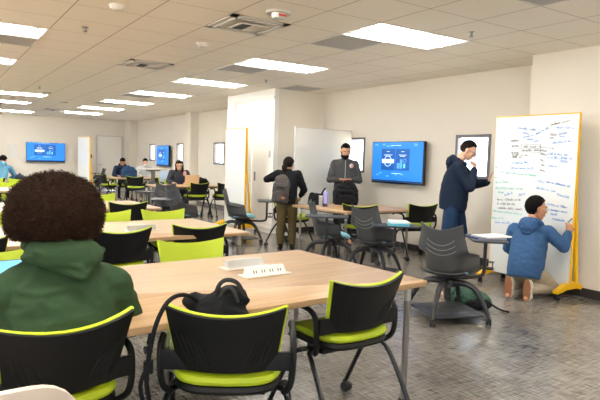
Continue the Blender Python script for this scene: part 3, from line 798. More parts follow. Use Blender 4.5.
# ------------------------------------------------------------ screens
def tv(x, y, z, ax, w, h, label, th=.06):
    """z = bottom. ax 'x': faces -X, 'y': faces -Y"""
    e = empty('wall_screen', (x, y, z), -90 if ax == 'x' else 0, label, 'screen', 'wall-mounted screens')
    MB().box(-w / 2, w / 2, -.03, .03, 0, h).build('bezel', MAT['gloss'], e, False, .004)
    MB().box(-.2, .2, .03, th + .03, h * .25, h * .75).build('wall_bracket', MAT['dark'], e, False)
    s = MB().box(-w / 2 + .012, w / 2 - .012, -.033, -.029, .03, h - .012).build('display', MAT['screen'], e, False)
    k = w / 1.2
    def R_(x0, x1, z0, z1, m, nm='display_panel', dy=0): MB().box(x0 * k, x1 * k, -.0345 - dy, -.0325 - dy, z0 * k, z1 * k).build(nm, MAT[m], s, False)
    R_(-.36, -.035, .22, .57, 'screenpanel'); R_(-.02, .30, .22, .57, 'screenpanel')
    R_(-.34, -.055, .335, .40, 'screenwhite', dy=.002)
    mb = MB(); cx, cz = -.2 * k, .367 * k
    mb.tube([(cx + .085 * k * cos(a * pi / 8), -.0365, cz + .085 * k * sin(a * pi / 8)) for a in range(17)], .004 * k, 6); mb.build('emblem_ring', MAT['screenwhite'], s)
    R_(.02, .08, .25, .34, 'screenlight', dy=.002); R_(.09, .14, .25, .40, 'screenlight', dy=.002); R_(.17, .21, .26, .33, 'screencyan', dy=.002)
    mb = MB(); mb.tube([(.20 * k + .03 * k * cos(a * pi / 6), -.0365, .38 * k + .03 * k * sin(a * pi / 6)) for a in range(13)], .004 * k, 6); mb.build('emblem_ring', MAT['screenlight'], s)
    for (x0, x1, zz) in ((-.30, -.10, .465), (-.26, -.14, .445), (-.235, -.165, .52), (.06, .23, .465), (.09, .20, .445), (.11, .18, .52), (-.12, .10, .62), (-.1, .12, .165)):
        R_(x0, x1, zz, zz + .008, 'screenwhite', 'display_text_line', .002)
    R_(-.01, .01, .14, .16, 'screencyan', 'display_icon')
    random.seed(5)
    for _ in range(14):
        a = random.uniform(-.55, .45); z_ = random.choice((random.uniform(.08, .2), random.uniform(.6, .625), random.uniform(.1, .6)))
        if -.42 < a < .32 and .16 < z_ < .6: continue
        R_(a, a + .07, z_, z_ + .03, 'screenlight')
    R_(-.585, .585, .032, .055, 'screenbar', 'display_bar')
    return e
tv(6.50, 6.93, 1.07, 'x', 1.22, .70, 'large wall-mounted blue screen on the right-hand wall beside the standing men')
tv(3.63, 22.5, 1.07, 'y', 1.32, .70, 'blue screen on the far wall at the left of the photo')
tv(6.70, 18.65, 1.07, 'x', 1.18, .70, 'small distant blue screen between two narrow windows')
# ------------------------------------------------------------ people
SK = {k: M_('skin_' + k, c, .5, var=.05, scale=40, sub=.08) for k, c in dict(fair='D9A285', tan='BE8765', light='E0AE90', brown='8A5A42', olive='C6936F').items()}
HAIR = {k: M_('hair_' + k, c, .85, var=.4, scale=160, spec=.15, bump=.4, bscale=220) for k, c in dict(black='0E0B0A', dark='1A120E', brown='2A1B14', afro='38261B').items()}
def cloth(name, c, **k):
    a = dict(rough=.85, var=.1, scale=24, bump=.25, bscale=260, spec=.2); a.update(k)
    return M_(name, c, **a)
EYEW = M_('eye_white', 'E8E2DA', .3); EYED = M_('eye_iris', '1E1410', .2); LIP = M_('lips', 'A8604F', .5)
V = Vector

def head_frame(c, yaw=0, pitch=0, roll=0, s=1):
    return Matrix.Translation(V(c)) @ Matrix.Rotation(R(yaw), 4, 'Z') @ Matrix.Rotation(R(-pitch), 4, 'X') @ Matrix.Rotation(R(roll), 4, 'Y') @ Matrix.Scale(s, 4)

def head_solid(mb, M):
    mb.ell((0, -.012, .03), (.074, .094, .088), 24, 14, M)
    mb.ell((0, .022, -.03), (.062, .066, .078), 22, 12, M)
    mb.ell((0, .045, -.082), (.036, .034, .032), 16, 10, M)          # chin
    mb.capsule((-.045, -.01, -.055), (-.018, .05, -.085), .026, .022, 12, M); mb.capsule((.045, -.01, -.055), (.018, .05, -.085), .026, .022, 12, M)
    mb.capsule((-.032, .074, .022), (.032, .074, .022), .014, .014, 12, M)   # brow
    mb.capsule((0, .084, .012), (0, .104, -.026), .009, .014, 12, M)         # nose
    for s in (-1, 1):
        mb.ell((s * .013, .094, -.032), (.010, .011, .008), 10, 8, M)
        mb.ell((s * .034, .062, -.022), (.024, .02, .02), 12, 8, M)          # cheek
        mb.ell((s * .076, -.008, -.004), (.011, .022, .032), 12, 10, M)       # ear
    mb.capsule((-.019, .082, -.055), (.019, .082, -.055), .009, .009, 10, M)
    mb.capsule((-.017, .080, -.066), (.017, .080, -.066), .009, .009, 10, M)

def face_parts(root, M, hair, smile=False, mouth=True, lids=True):
    for s in (-1, 1):
        MB().ell((s * .031, .079, .004), (.0125, .008, .0075), 12, 8, M).mat(1).ell((s * .031, .0845, .003), (.0058, .0045, .0062), 10, 6, M).build('eye', [EYEW, EYED], root)
        MB().tube([(s * .014, .090, .024), (s * .032, .091, .030), (s * .050, .080, .025)], [.0035, .005, .003], 6, M).build('eyebrow', HAIR[hair], root)
    if mouth: MB().tube([(-.021, .087, -.060), (0, .092, -.0605), (.021, .087, -.060)], [.003, .0045, .003], 8, M).build('mouth', LIP, root)

def hand_solid(mb, wrist, direction, palm_n, side, curl=.35, s=1.0, spread=.1):
    """palm, four unequal bent fingers and a thumb leaving the side of the palm. side=+1 thumb towards +across"""
    d = V(direction).normalized(); n = V(palm_n); n = (n - d * n.dot(d)).normalized(); a = d.cross(n).normalized() * side
    w = V(wrist)
    for k in range(4):
        t = (k - 1.5) * .019 * s
        mb.capsule(w + a * t * .6 + d * .012 * s, w + a * t + d * .078 * s, .0155 * s, .0125 * s, 10)
    Ls = (.070, .078, .073, .056)
    for k in range(4):
        b = w + a * ((1.5 - k) * .0205 * s) + d * .080 * s
        dd = (d + a * (1.5 - k) * spread).normalized(); L = Ls[k] * s; r = .0088 * s
        for q, f in enumerate((.46, .30, .24)):
            ang = curl * (q + .6)
            v = (dd * cos(ang) + n * sin(ang)).normalized()
            e = b + v * L * f
            mb.capsule(b, e, r, r * .9, 8); b = e; r *= .9
    b = w + a * .030 * s + d * .022 * s
    v = (a * .75 + d * .75 + n * .25).normalized(); e = b + v * .042 * s
    mb.capsule(b - v * .012, e, .0125 * s, .0105 * s, 8)
    v2 = (v * .5 + d * .8 + n * .45).normalized()
    mb.capsule(e, e + v2 * .032 * s, .0105 * s, .0088 * s, 8)

def shoe_solid(mb, ankle, toe, up=(0, 0, 1), s=1.0):
    a = V(ankle); t = V(toe); d = (t - a); d.z *= 1
    d.normalize(); u = V(up)
    base = a - u * .045
    mb.capsule(base - d * .045, base + d * .15 * s, .036, .034, 12)
    mb.capsule(base - d * .05 - u * .01, base + d * .17 * s - u * .012, .030, .028, 12)
    mb.capsule(a - d * .02, a + u * .02, .040, .042, 12)

def hair_cap(M, fn, seg=48, rng=32, noise_amp=.0035, nf=110, r=(.083, .102, .098), c=(0, -.012, .03)):
    mb = MB(); o = V((c[0], c[1], c[2]))
    def k(d):
        return fn(d) + noise_amp * 12 * (noise.noise(V((d.x * nf * .12, d.y * nf * .12, d.z * nf * .05)) * 1.5))
    return mb.ell(c, r, seg, rng, M, k)

def short_hair(line=.15, back=-.7, top=1.03, low=.86):
    """hair region as function of direction (front is +y)"""
    def f(d):
        lim = back + (line - back) * smooth01((d.y + .35) / .9)      # lower limit of hair in z, rising to the front
        if abs(d.x) > .55 and d.y > -.2: lim = max(lim, -.15 + .4 * smooth01((d.y + .2) / .6))
        t = smooth01((d.z - lim + .06) / .12)
        return low + (top - low) * t
    return f

def body_mesh(name, P, skin, label, cat='person', voxel=.008, group=None, loc=(0, 0, 0), rot=0, hands=True, b=1.0):
    """P: joints. one continuous skin from head to feet"""
    mb = MB()
    head_solid(mb, P['M'])
    hc = P['M'] @ V((0, -.02, -.06))
    mb.capsule(P['neck'], hc, .055 * b, .052 * b)
    ch = V(P['chest']); pe = V(P['pelvis']); nk = V(P['neck'])
    mb.capsule(nk - V((0, 0, .04)), ch, .045, .095 * b); mb.capsule(ch, pe, .105 * b, .105 * b)
    for s in ('l', 'r'):
        sh, el, wr = V(P['sh' + s]), V(P['el' + s]), V(P['wr' + s])
        mb.capsule(nk - V((0, 0, .035)), sh - V((0, 0, .012)), .030 * b, .036 * b); mb.capsule(sh, el, .044 * b, .036 * b); mb.capsule(el, wr, .036 * b, .024 * b)
        hp, kn, an = V(P['hp' + s]), V(P['kn' + s]), V(P['an' + s])
        mb.capsule(pe, hp, .10 * b, .088 * b); mb.capsule(hp, kn, .080 * b, .052 * b)
        mb.capsule(kn, kn.lerp(an, .35), .050 * b, .054 * b); mb.capsule(kn.lerp(an, .35), an, .054 * b, .034 * b)
        mb.capsule(an, V(P['to' + s]), .034, .026)
        if 'hd' + s in P:
            d, n, side, curl = P['hd' + s]
            hand_solid(mb, wr, d, n, side, curl, P.get('hs', 1.0))
    o = blend(mb, name, skin, None, voxel, 2)
    o.location = loc; o.rotation_euler = (0, 0, R(rot))
    return tag(o, label, cat, group)

def top_mesh(P, mat, root, name='hoodie', g=.022, voxel=.010, belly=1.0, hem=None, hood=True, seed=0, wr=.0035, sw=1.0, b=1.0, collar=False):
    mb = MB(); ch = V(P['chest']); pe = V(P['pelvis']); nk = V(P['neck'])
    rt = (V(P['shr']) - V(P['shl'])); hw = rt.length / 2; rx = rt.normalized()
    up = (nk - pe).normalized(); fw = up.cross(rx)
    Mt = Matrix((rx, rx.cross(up) * -1, up)).transposed().to_4x4()
    hm = V(hem) if hem else pe - up * .07
    k = hw / .185
    prof = [(hm, .150 * k + g, .112 * belly + g), (hm + up * .05, .158 * k + g, .120 * belly + g), (hm.lerp(ch, .35), .160 * k + g, .126 * belly + g), (hm.lerp(ch, .7), .162 * k + g, .124 * belly + g * .9),
            (ch, .165 * k + g, .116 * (belly * .5 + .5) + g * .8), (ch.lerp(nk, .45), .155 * k + g, .104 + g * .6), (ch.lerp(nk, .75), .125 * k, .090), (nk - up * .01, .065, .062)]
    rings = []
    for c_, a_, b_ in prof:
        rings.append([c_ + rx * a_ * (abs(cos(t)) ** .8) * (1 if cos(t) >= 0 else -1) + fw.normalized() * b_ * (abs(sin(t)) ** .9) * (1 if sin(t) >= 0 else -1) for t in [2 * pi * q / 28 for q in range(28)]])
    mb.loft(rings)
    for s in ('l', 'r'):
        sh, el, wr_ = V(P['sh' + s]), V(P['el' + s]), V(P['wr' + s])
        mb.capsule(nk - up * .055, sh, .058 * b, .064 * b); mb.capsule(ch + up * .06, sh, .09, .066 * b)
        mb.capsule(sh, el, .068 * sw, .056 * sw); mb.capsule(el, el.lerp(wr_, .82), .056 * sw, .044 * sw); mb.capsule(el.lerp(wr_, .80), el.lerp(wr_, .93), .040 * sw, .038 * sw)
    mb.capsule(nk - up * .06, nk + up * .0, .070, .060)
    o = blend(mb, name, mat, root, voxel, 8, wr, 9, 1.6, seed)
    if hood:
        mb = MB(); M2 = Matrix.Translation(nk) @ Mt
        n = 16
        for i in range(n):
            a0 = -2.5 + 5.0 * i / n; a1 = -2.5 + 5.0 * (i + 1) / n
            def q(a): return (.098 * sin(a), -.085 * cos(a) + .0, .010 + .012 * cos(a) - .04 * (1 - cos(a)) * .5)
            mb.capsule(q(a0), q(a1), .030 + .012 * max(0, cos(a0)), .030 + .012 * max(0, cos(a1)), 10, M2)
        mb.ell((0, -.115, -.035), (.105, .045, .075), 20, 12, M2); mb.ell((0, -.105, -.085), (.07, .04, .06), 18, 10, M2)
        blend(mb, 'hood', mat, o, .008, 4, .007, 16, 1.0, seed + 4)
    return o

def legs_mesh(P, mat, root, name='trousers', g=.018, voxel=.010, short=False, seed=2, wr=.003):
    mb = MB(); pe = V(P['pelvis'])
    mb.ell(pe, (.165 + g * .3, .118 + g, .12), 22, 12)
    for s in ('l', 'r'):
        hp, kn, an = V(P['hp' + s]), V(P['kn' + s]), V(P['an' + s])
        mb.capsule(pe, hp, .10, .098)
        if short:
            mb.capsule(hp, hp.lerp(kn, .88), .104, .098)
        else:
            mb.capsule(hp, kn, .092 + g * .3, .062 + g * .3); mb.capsule(kn, kn.lerp(an, .95), .062 + g * .3, .046 + g * .5)
    return blend(mb, name, mat, root, voxel, 4, wr, 14, .7, seed)

def shoes(P, root, mat, sole=None):
    for s in ('l', 'r'):
        mb = MB(); shoe_solid(mb, P['an' + s], P['to' + s])
        o = blend(mb, 'shoe', mat, root, .008, 2)
        a = V(P['an' + s]); t = V(P['to' + s]); d = t - a; d.z = 0; d.normalize()
        if sole and a.z < .12:
            MB().capsule((a - d * .05) * 1 - V((0, 0, a.z - .012)), (a + d * .16) - V((0, 0, a.z - .012)), .033, .03, 12, Matrix.Scale(1, 4)).build('sole', sole, o)

def joints_stand(h=1.72, lean=0, hip=0):
    k = h / 1.72
    P = dict(pelvis=(0, hip, .93 * k), chest=(0, lean * .6 + hip, 1.25 * k), neck=(0, lean + hip, 1.46 * k))
    for s, n in ((-1, 'l'), (1, 'r')):
        P['sh' + n] = (s * .185 * k, lean * .9 + hip, 1.405 * k); P['hp' + n] = (s * .09 * k, hip, .88 * k)
        P['kn' + n] = (s * .105 * k, .02, .48 * k); P['an' + n] = (s * .11 * k, -.02, .075); P['to' + n] = (s * .13 * k, .11, .035)
    return P
def joints_sit(k=1.0, lean=.08):
    P = dict(pelvis=(0, -.06, .55), chest=(0, lean * .5 - .06, .86), neck=(0, lean, 1.08))
    for s, n in ((-1, 'l'), (1, 'r')):
        P['sh' + n] = (s * .185, lean * .8, 1.02); P['hp' + n] = (s * .09, .0, .55)
        P['kn' + n] = (s * .13, .40, .52); P['an' + n] = (s * .13, .36, .09); P['to' + n] = (s * .14, .50, .04)
        P['el' + n] = (s * .27, .12 + lean, .80); P['wr' + n] = (s * .14, .36, .77)
        P['hd' + n] = ((-s * .3, 1, 0), (0, 0, -1), -s, .3)
    return P

# --- P1: foreground person in the green hoodie, seen from behind
P = joints_sit(lean=.03)
P['M'] = head_frame((0.0, .08, 1.14), -4, 2, 0, 1.06)
for s, n in ((-1, 'l'), (1, 'r')):
    P['sh' + n] = (s * .215, .01, .875); P['el' + n] = (s * .305, .07, .69); P['wr' + n] = (s * .20, .34, .78)
P['neck'] = (0, .04, 1.04); P['chest'] = (0, -.0, .77); P['pelvis'] = (0, -.04, .58)
p1 = body_mesh('person', P, SK['brown'], 'person with a big curly afro in a green hoodie, seated, back to the viewer', loc=(.425, 2.34, 0), rot=2)
green = cloth('green_fleece', '33492F', var=.08)
top_mesh(P, green, p1, 'hoodie', .028, .009, 1.05, seed=1, wr=.005, sw=1.12, b=1.15, hood=False)
# hood gathered behind the neck
mb = MB(); nk = V(P['neck'])
def hood_fn(d):
    k = 1.0
    return k
n = 24
for i in range(n):
    def q(a): return nk + V((.105 * sin(a), -.075 * cos(a) + .02, .045 - .05 * (1 - cos(a)) * .5))
    a0 = -2.5 + 5.0 * i / n; a1 = -2.5 + 5.0 * (i + 1) / n
    mb.capsule(q(a0), q(a1), .024, .024, 10)
rings = []
for z, rx_, ry, cx in ((.045, .105, .055, 0), (.02, .135, .075, .005), (-.01, .148, .080, .01), (-.04, .128, .074, .025), (-.065, .085, .062, .042), (-.088, .045, .045, .055), (-.105, .015, .02, .06)):
    rings.append([nk + V((cx + rx_ * cos(t), -.075 + ry * sin(t) - max(0, -z) * .25, z)) for t in [2 * pi * j / 28 for j in range(28)]])
mb.loft(rings)
for p_, q_, r_ in (((-.135, -.09, -.012), (.055, -.160, -.092), .013), ((.155, -.07, -.005), (.062, -.160, -.092), .014), ((.02, -.125, .045), (.058, -.158, -.07), .011), ((-.10, -.13, .012), (.05, -.158, -.055), .010)):
    mb.capsule(nk + V(p_), nk + V(q_), r_, r_, 10)
blend(mb, 'hood', green, p1, .006, 5, .0015, 11, 1.0, 9)
legs_mesh(P, cloth('dark_denim', '20242C'), p1); shoes(P, p1, MAT['black'])
# afro: core volume plus thousands of short curls
Mh = P['M']
C0 = V((0, -.015, .030)); RA = V((.171, .160, .156))
def afro_r(d):
    k = 1 + .05 * noise.noise(d * 2.2 + V((3, 1, 2))) + .04 * noise.noise(d * 7)
    if d.z < -.45: k *= 1 - .5 * smooth01((-d.z - .5) / .4)
    if d.y > .35: k *= 1 - .45 * smooth01((d.y - .35) / .35) * smooth01((.55 - d.z) / .5)
    return k
rng = random.Random(3)
mb = MB(); mb.ell(C0, RA * .96, 96, 64, Mh, lambda d: afro_r(d) * (1 + .02 * noise.noise(d * 26) + .03 * noise.noise(d * 70)))
core = mb.build('hair', HAIR['afro'], p1)
mb = MB(); 
for _ in range(20000):
    z = rng.uniform(-.8, 1); ph = rng.uniform(0, 2 * pi); rr = sqrt(1 - z * z); d = V((rr * cos(ph), rr * sin(ph), z))
    if d.y > .6 and d.z < .3: continue
    r0 = afro_r(d); base = C0 + V((d.x * RA.x, d.y * RA.y, d.z * RA.z)) * r0 * rng.uniform(.90, .96)
    t = d.orthogonal().normalized(); w = d.cross(t); a = rng.uniform(0, 2 * pi); L = rng.uniform(.010, .026); q = rng.uniform(.003, .006)
    pts = []
    for i in range(6):
        f = i / 5
        pts.append(base + d * L * f + (t * cos(a + f * 7) + w * sin(a + f * 7)) * q * (.4 + f))
    wd = (t * sin(a) - w * cos(a)) * .0009
    vs = [];
    for p in pts: vs += [p - wd, p + wd]
    mb.add(vs, [(2 * i, 2 * i + 1, 2 * i + 3, 2 * i + 2) for i in range(5)], Mh)
cu = mb.build('hair_curls', HAIR['afro'], core); cu['kind'] = 'stuff'

# --- P2: woman with the grey backpack, from behind
P = joints_stand(1.46, .02)
P['M'] = head_frame((.01, .05, 1.335), -25, 8, 0, .98)
P['ell'] = (-.33, .02, 1.10); P['wrl'] = (-.16, .10, 1.12); P['hdl'] = ((.8, -.1, .25), (0, -1, 0), 1, .6)
P['elr'] = (.26, .03, .95); P['wrr'] = (.22, .19, .84); P['hdr'] = ((-.1, .6, -.5), (-1, 0, 0), 1, .5)
p2 = body_mesh('person', P, SK['tan'], 'woman in black top and olive trousers, standing with her back to the viewer', loc=(4.72, 7.50, 0), rot=-30)
top_mesh(P, cloth('black_knit', '141519'), p2, 'sweater', .016, hood=False, seed=3)
legs_mesh(P, cloth('olive_cotton', '5C4E32'), p2, seed=5); shoes(P, p2, cloth('dark_shoe', '1D1A1A'))
mb = hair_cap(P['M'], short_hair(.35, -.75, 1.07, .84)); h = mb.build('hair', HAIR['dark'], p2)
mb = MB(); mb.ell((-.03, -.10, -.05), (.045, .04, .05), 16, 10, P['M'], lambda d: 1 + .12 * noise.noise(d * 4)); mb.capsule((-.03, -.10, -.06), (-.05, -.12, -.16), .035, .018, 12, P['M'])
mb.build('hair_bun', HAIR['dark'], h)
MB().tube([(.076, .0, 0), (.075, .05, .01), (.045, .092, .012), (0, .104, .010), (-.045, .092, .012), (-.075, .05, .01), (-.076, 0, 0)], .002, 6, P['M']).build('glasses', MAT['black'], p2)

def backpack(name, loc, rot, label, mat, w=.30, h=.42, d=.16, strap=None, tilt=0, patch=None, squash=1, cat='backpack', seed=1, pitch=0):
    strap = strap or mat
    e = empty(name, loc, rot, label, cat)
    M = Matrix.Rotation(R(pitch), 4, 'X') @ Matrix.Rotation(R(tilt), 4, 'Y')
    mb = MB(); mb.rbox(-w / 2, w / 2, -d / 2, d / 2, 0, h * .7, .06, 5, M, .03); mb.ell((0, 0, h * .66), (w * .47, d * .47, h * .34), 22, 12, M)
    blend(mb, 'bag_body', mat, e, .009, 4, .008 * squash, 12, 1, seed)
    mb = MB(); mb.rbox(-w * .36, w * .36, -d / 2 - .05, -d / 2 + .03, h * .05, h * .42, .05, 5, M, .025); mb.ell((0, -d / 2 - .005, h * .6), (w * .3, .03, h * .1), 16, 10, M)
    pk = blend(mb, 'front_pocket', mat, e, .009, 3, .004, 14, 1, seed + 2)
    MB().tube([(-w * .3, -d / 2 - .048, h * .43), (0, -d / 2 - .055, h * .45), (w * .3, -d / 2 - .048, h * .43)], .004, 6, M).build('zip', MAT['slot'], pk)
    MB().tube([(-.04, .03, h * .97), (-.03, .03, h * 1.06), (.03, .03, h * 1.06), (.04, .03, h * .97)], .008, 8, M, 2).build('top_handle', strap, e)
    for s in (-1, 1):
        MB().tube([(s * w * .25, d / 2 - .01, h * .92), (s * w * .32, d / 2 + .05, h * .8), (s * w * .34, d / 2 + .07, h * .5), (s * w * .38, d / 2 + .01, h * .12)], .013, 8, M, 2).build('shoulder_strap', strap, e)
    if patch:
        MB().rbox(.0, .05, -.004, .004, 0, .035, .003, 2, M @ Matrix.Translation((0.02, -d / 2 - .053, h * .16))).build('patch', patch, e)
    return e
# worn on the back, slung to the left side
a = R(-30)
def onto(x, y, loc=(4.72, 7.50)): return (loc[0] + x * cos(a) - y * sin(a), loc[1] + x * sin(a) + y * cos(a))
bx, by = onto(-.125, -.245)
backpack('backpack', (bx, by, .755), -34, 'grey backpack worn on the back of the woman in black', cloth('grey_canvas', '524C49'), .25, .44, .15, strap=cloth('grey_strap', '2E2B2A'), tilt=4, patch=M_('tan_patch', 'B5714E', .6), seed=6)

# --- P3: bearded man
P = joints_stand(1.73, .02)
P['M'] = head_frame((0, .085, 1.595), 8, 24, 0, 1.0)
for s, n in ((-1, 'l'), (1, 'r')):
    P['sh' + n] = (s * .175, .02, 1.375); P['el' + n] = (s * .25, .06, 1.10); P['wr' + n] = (s * .095, .27, 1.115)
    P['hd' + n] = ((-s * .9, .35, .05), (0, .2, -1), s, .5)
p3 = body_mesh('person', P, SK['olive'], 'bearded man in a dark grey fleece with a round badge, looking at his hands', loc=(5.93, 7.62, 0), rot=146, voxel=.007)
grey = cloth('charcoal_fleece', '4C4C4C')
top_mesh(P, grey, p3, 'jacket', .022, .010, 1.0, seed=4, hood=False, sw=1.0, hem=(0, 0, .80))
mb = MB()
for s in (-1, 1): mb.capsule((s * .05, -.03, 1.50), (s * .045, .06, 1.49), .024, .02)
mb.capsule((-.05, -.03, 1.51), (.05, -.03, 1.51), .026, .026); blend(mb, 'collar', grey, p3, .008, 3)
MB().tube([(0, .165, 1.44), (0, .185, 1.25), (0, .178, 1.02), (0, .165, .86)], .004, 6).build('zip', MAT['silver'], p3)
bd = MB().ell((0, 0, 0), (.038, .006, .038), 20, 8, Matrix.Translation((-.105, .152, 1.345)) @ Matrix.Rotation(R(20), 4, 'Z')).build('badge', M_('badge_white', 'E9DEDA', .5), p3)
MB().tube([(-.105 + .026 * cos(t * pi / 8), .153 + .009 * cos(t * pi / 8) * -1, 1.345 + .026 * sin(t * pi / 8)) for t in range(17)], .006, 6).ell((-.105, .158, 1.345), (.012, .006, .012), 10, 6).build('badge_ring', M_('badge_red', 'B8453C', .5), bd)
legs_mesh(P, cloth('black_trousers', '1B1C20'), p3); shoes(P, p3, MAT['black'])
hair_cap(P['M'], short_hair(.55, -.8, 1.0, .86)).build('hair', HAIR['black'], p3)
mb = MB(); mb.ell((0, .050, -.085), (.052, .052, .050), 20, 12, P['M'], lambda d: 1 + .08 * noise.noise(d * 5)); mb.capsule((-.062, .0, -.02), (-.035, .045, -.085), .016, .03, 12, P['M']); mb.capsule((.062, .0, -.02), (.035, .045, -.085), .016, .03, 12, P['M']); mb.ell((0, .045, -.115), (.036, .036, .034), 14, 10, P['M'])
mb.capsule((-.024, .090, -.045), (.024, .090, -.045), .008, .008, 10, P['M'])
blend(mb, 'beard', HAIR['black'], p3, .006, 2)
face_parts(p3, P['M'], 'black')

# --- P4: man in the navy hoodie, thinking, hand on the board
P = joints_stand(1.74, .05)
P['M'] = head_frame((0.0, .165, 1.60), -6, 27, 0, 1.04)
P['neck'] = (0, .06, 1.47)
P['shr'] = (.19, .035, 1.39); P['elr'] = (.205, .20, 1.14); P['wrr'] = (.075, .245, 1.375); P['hdr'] = ((-.45, -.02, .9), (-.5, -.6, .1), 1, 1.35)
P['shl'] = (-.19, .06, 1.40); P['ell'] = (-.24, .28, 1.17); P['wrl'] = (-.165, .425, 1.205); P['hdl'] = ((.05, .35, .9), (0, 1, -.1), 1, .15)
P['hpl'] = (-.10, .04, .90); P['knl'] = (-.125, .12, .49); P['anl'] = (-.10, -.02, .08); P['tol'] = (-.12, .12, .035)
P['knr'] = (.125, -.03, .49); P['anr'] = (.12, -.10, .08); P['tor'] = (.15, .04, .035)
p4 = body_mesh('person', P, SK['light'], 'man in navy hoodie and blue shorts, fist to mouth, hand on the writing board', loc=(5.61, 4.94, 0), rot=-139, voxel=.007, b=1.04)
navy = cloth('navy_fleece', '1B2638')
top_mesh(P, navy, p4, 'hoodie', .028, .010, 1.2, seed=5, hem=(0, .0, .84), sw=1.12, b=1.1)
MB().tube([(.02, .205, 1.36), (.025, .235, 1.22)], .004, 6).build('drawstring', MAT['silver'], p4)
mb = MB(); mb.ell((.02, .235, 1.22), (.05, .012, .06), 16, 8); mb.build('chest_print', M_('faded_gold_print', '6B6344', .8), p4)
legs_mesh(P, cloth('blue_shorts', '1C3350'), p4, 'shorts', .02, short=True, seed=7); shoes(P, p4, MAT['black'])
mb = MB().tube([(-.165 + .034 * cos(t * pi / 6), .41, 1.200 + .034 * sin(t * pi / 6)) for t in range(13)], .010, 8); mb.build('wrist_band', MAT['black'], p4)
hair_cap(P['M'], short_hair(.50, -.8, 1.02, .86), r=(.081, .100, .097)).build('hair', HAIR['dark'], p4)
face_parts(p4, P['M'], 'dark')
def glasses(M, root, mat=None):
    mb = MB()
    for s in (-1, 1):
        mb.tube([(s * .031 + .021 * cos(t * pi / 8), .098, .003 + .016 * sin(t * pi / 8)) for t in range(17)], .0022, 6, M)
        mb.tube([(s * .052, .098, .006), (s * .072, .06, .008), (s * .080, -.005, .008)], .0022, 6, M)
    mb.tube([(-.010, .099, .006), (0, .104, .009), (.010, .099, .006)], .002, 6, M)
    mb.build('glasses', mat or MAT['black'], root)
glasses(P['M'], p4)

# --- P5: kneeling student in the blue hoodie, writing low on the board
P = dict(pelvis=(0, -.03, .31), chest=(.0, .03, .58), neck=(0, .08, .80))
P['M'] = head_frame((.015, .13, .965), -38, 4, 0, 1.12)
P['shl'] = (-.18, .05, .72); P['shr'] = (.18, .07, .73)
P['ell'] = (-.27, .12, .50); P['wrl'] = (-.16, .27, .38); P['hdl'] = ((.2, .8, -.3), (0, 0, -1), 1, .3)
P['elr'] = (.32, .15, .58); P['wrr'] = (.32, .26, .725); P['hdr'] = ((-.05, .35, .85), (-.6, .6, 0), -1, .9)
for s, n in ((-1, 'l'), (1, 'r')):
    P['hp' + n] = (s * .10, .0, .28); P['kn' + n] = (s * .17, .33, .10); P['an' + n] = (s * .10, -.13, .125); P['to' + n] = (s * .10, -.21, .035)
p5 = body_mesh('person', P, SK['tan'], 'student in a blue hoodie kneeling on the floor and writing low on the board', loc=(5.40, 3.68, 0), rot=-78, voxel=.007)
blue = cloth('blue_fleece', '38587F')
top_mesh(P, blue, p5, 'hoodie', .028, .010, 1.1, seed=8, hem=(0, -.05, .225), sw=1.1, b=1.05)
legs_mesh(P, cloth('khaki_cotton', 'A89C87'), p5, seed=9)
sole = M_('brown_sole', '8A5A38', .7); shoem = cloth('pale_shoe', 'C9C2B6')
for s in (-1, 1):
    mb = MB(); mb.capsule((s * .10, -.165, .05), (s * .10, -.155, .20), .042, .036, 12); mb.capsule((s * .10, -.12, .13), (s * .10, -.15, .19), .04, .04, 12); mb.capsule((s * .10, -.13, .05), (s * .10, -.165, .055), .038, .04)
    o = blend(mb, 'shoe', shoem, p5, .007, 2)
    MB().ell((s * .10, -.205, .125), (.044, .016, .122), 18, 12, None, lambda d: 1 - .12 * smooth01(1 - abs(d.z + .0) * 3)).build('sole', sole, o)
hair_cap(P['M'], short_hair(.50, -1.1, 1.03, .86), r=(.082, .101, .099)).build('hair', HAIR['black'], p5)
face_parts(p5, P['M'], 'black'); glasses(P['M'], p5, MAT['silver'])
mk = MB().cyl((0, 0), .007, -.05, .04, 12).cyl((0, 0), .008, .01, .045, 12).build('marker_pen', MAT['kink']); mk.location = (5.745, 3.425, .86); mk.rotation_euler = (R(0), R(70), R(10)); tag(mk, 'marker pen in the raised hand of the kneeling student', 'marker')

# --- seated students in the distance
def seated(loc, rot, label, skin, topm, hair, pants, yaw=0, pitch=15, lean=.12, hoodie=True, mods=None, line=.4, back=-.8, s=1.0):
    P = joints_sit(lean=lean); P['M'] = head_frame((0, lean + .07, 1.195), yaw, pitch, 0, s)
    if mods: P.update(mods)
    p = body_mesh('person', P, SK[skin], label, loc=loc, rot=rot, voxel=.011)
    top_mesh(P, topm, p, 'sweater', .024, .013, 1, seed=2, hood=hoodie)
    legs_mesh(P, pants, p, voxel=.013); shoes(P, p, MAT['black'])
    hair_cap(P['M'], short_hair(line, back, 1.06, .86), 32, 20).build('hair', HAIR[hair], p); face_parts(p, P['M'], hair)
    return p, P
dk = cloth('dark_cotton', '23252B')
seated((1.42, 15.3, 0), -25, 'distant person in a light blue sweater bent over a table at the far left', 'tan', cloth('light_blue_knit', '5F93AE'), 'black', dk, lean=.22, pitch=35)
seated((5.05, 17.75, 0), 170, 'distant student in a navy jacket behind the blue backpack', 'tan', cloth('navy_nylon', '1D2A40'), 'black', dk, lean=.14, pitch=30)
p, P = seated((5.78, 17.75, 0), 165, 'distant student in a white shirt and face mask, grey trousers', 'light', cloth('white_shirt', 'C6C8CC'), 'black', cloth('grey_cotton', '9A948B'), lean=.06, hoodie=False, pitch=8)
MB().ell((0, .07, -.058), (.05, .042, .034), 16, 10, P['M']).build('face_mask', MAT['white'], p)
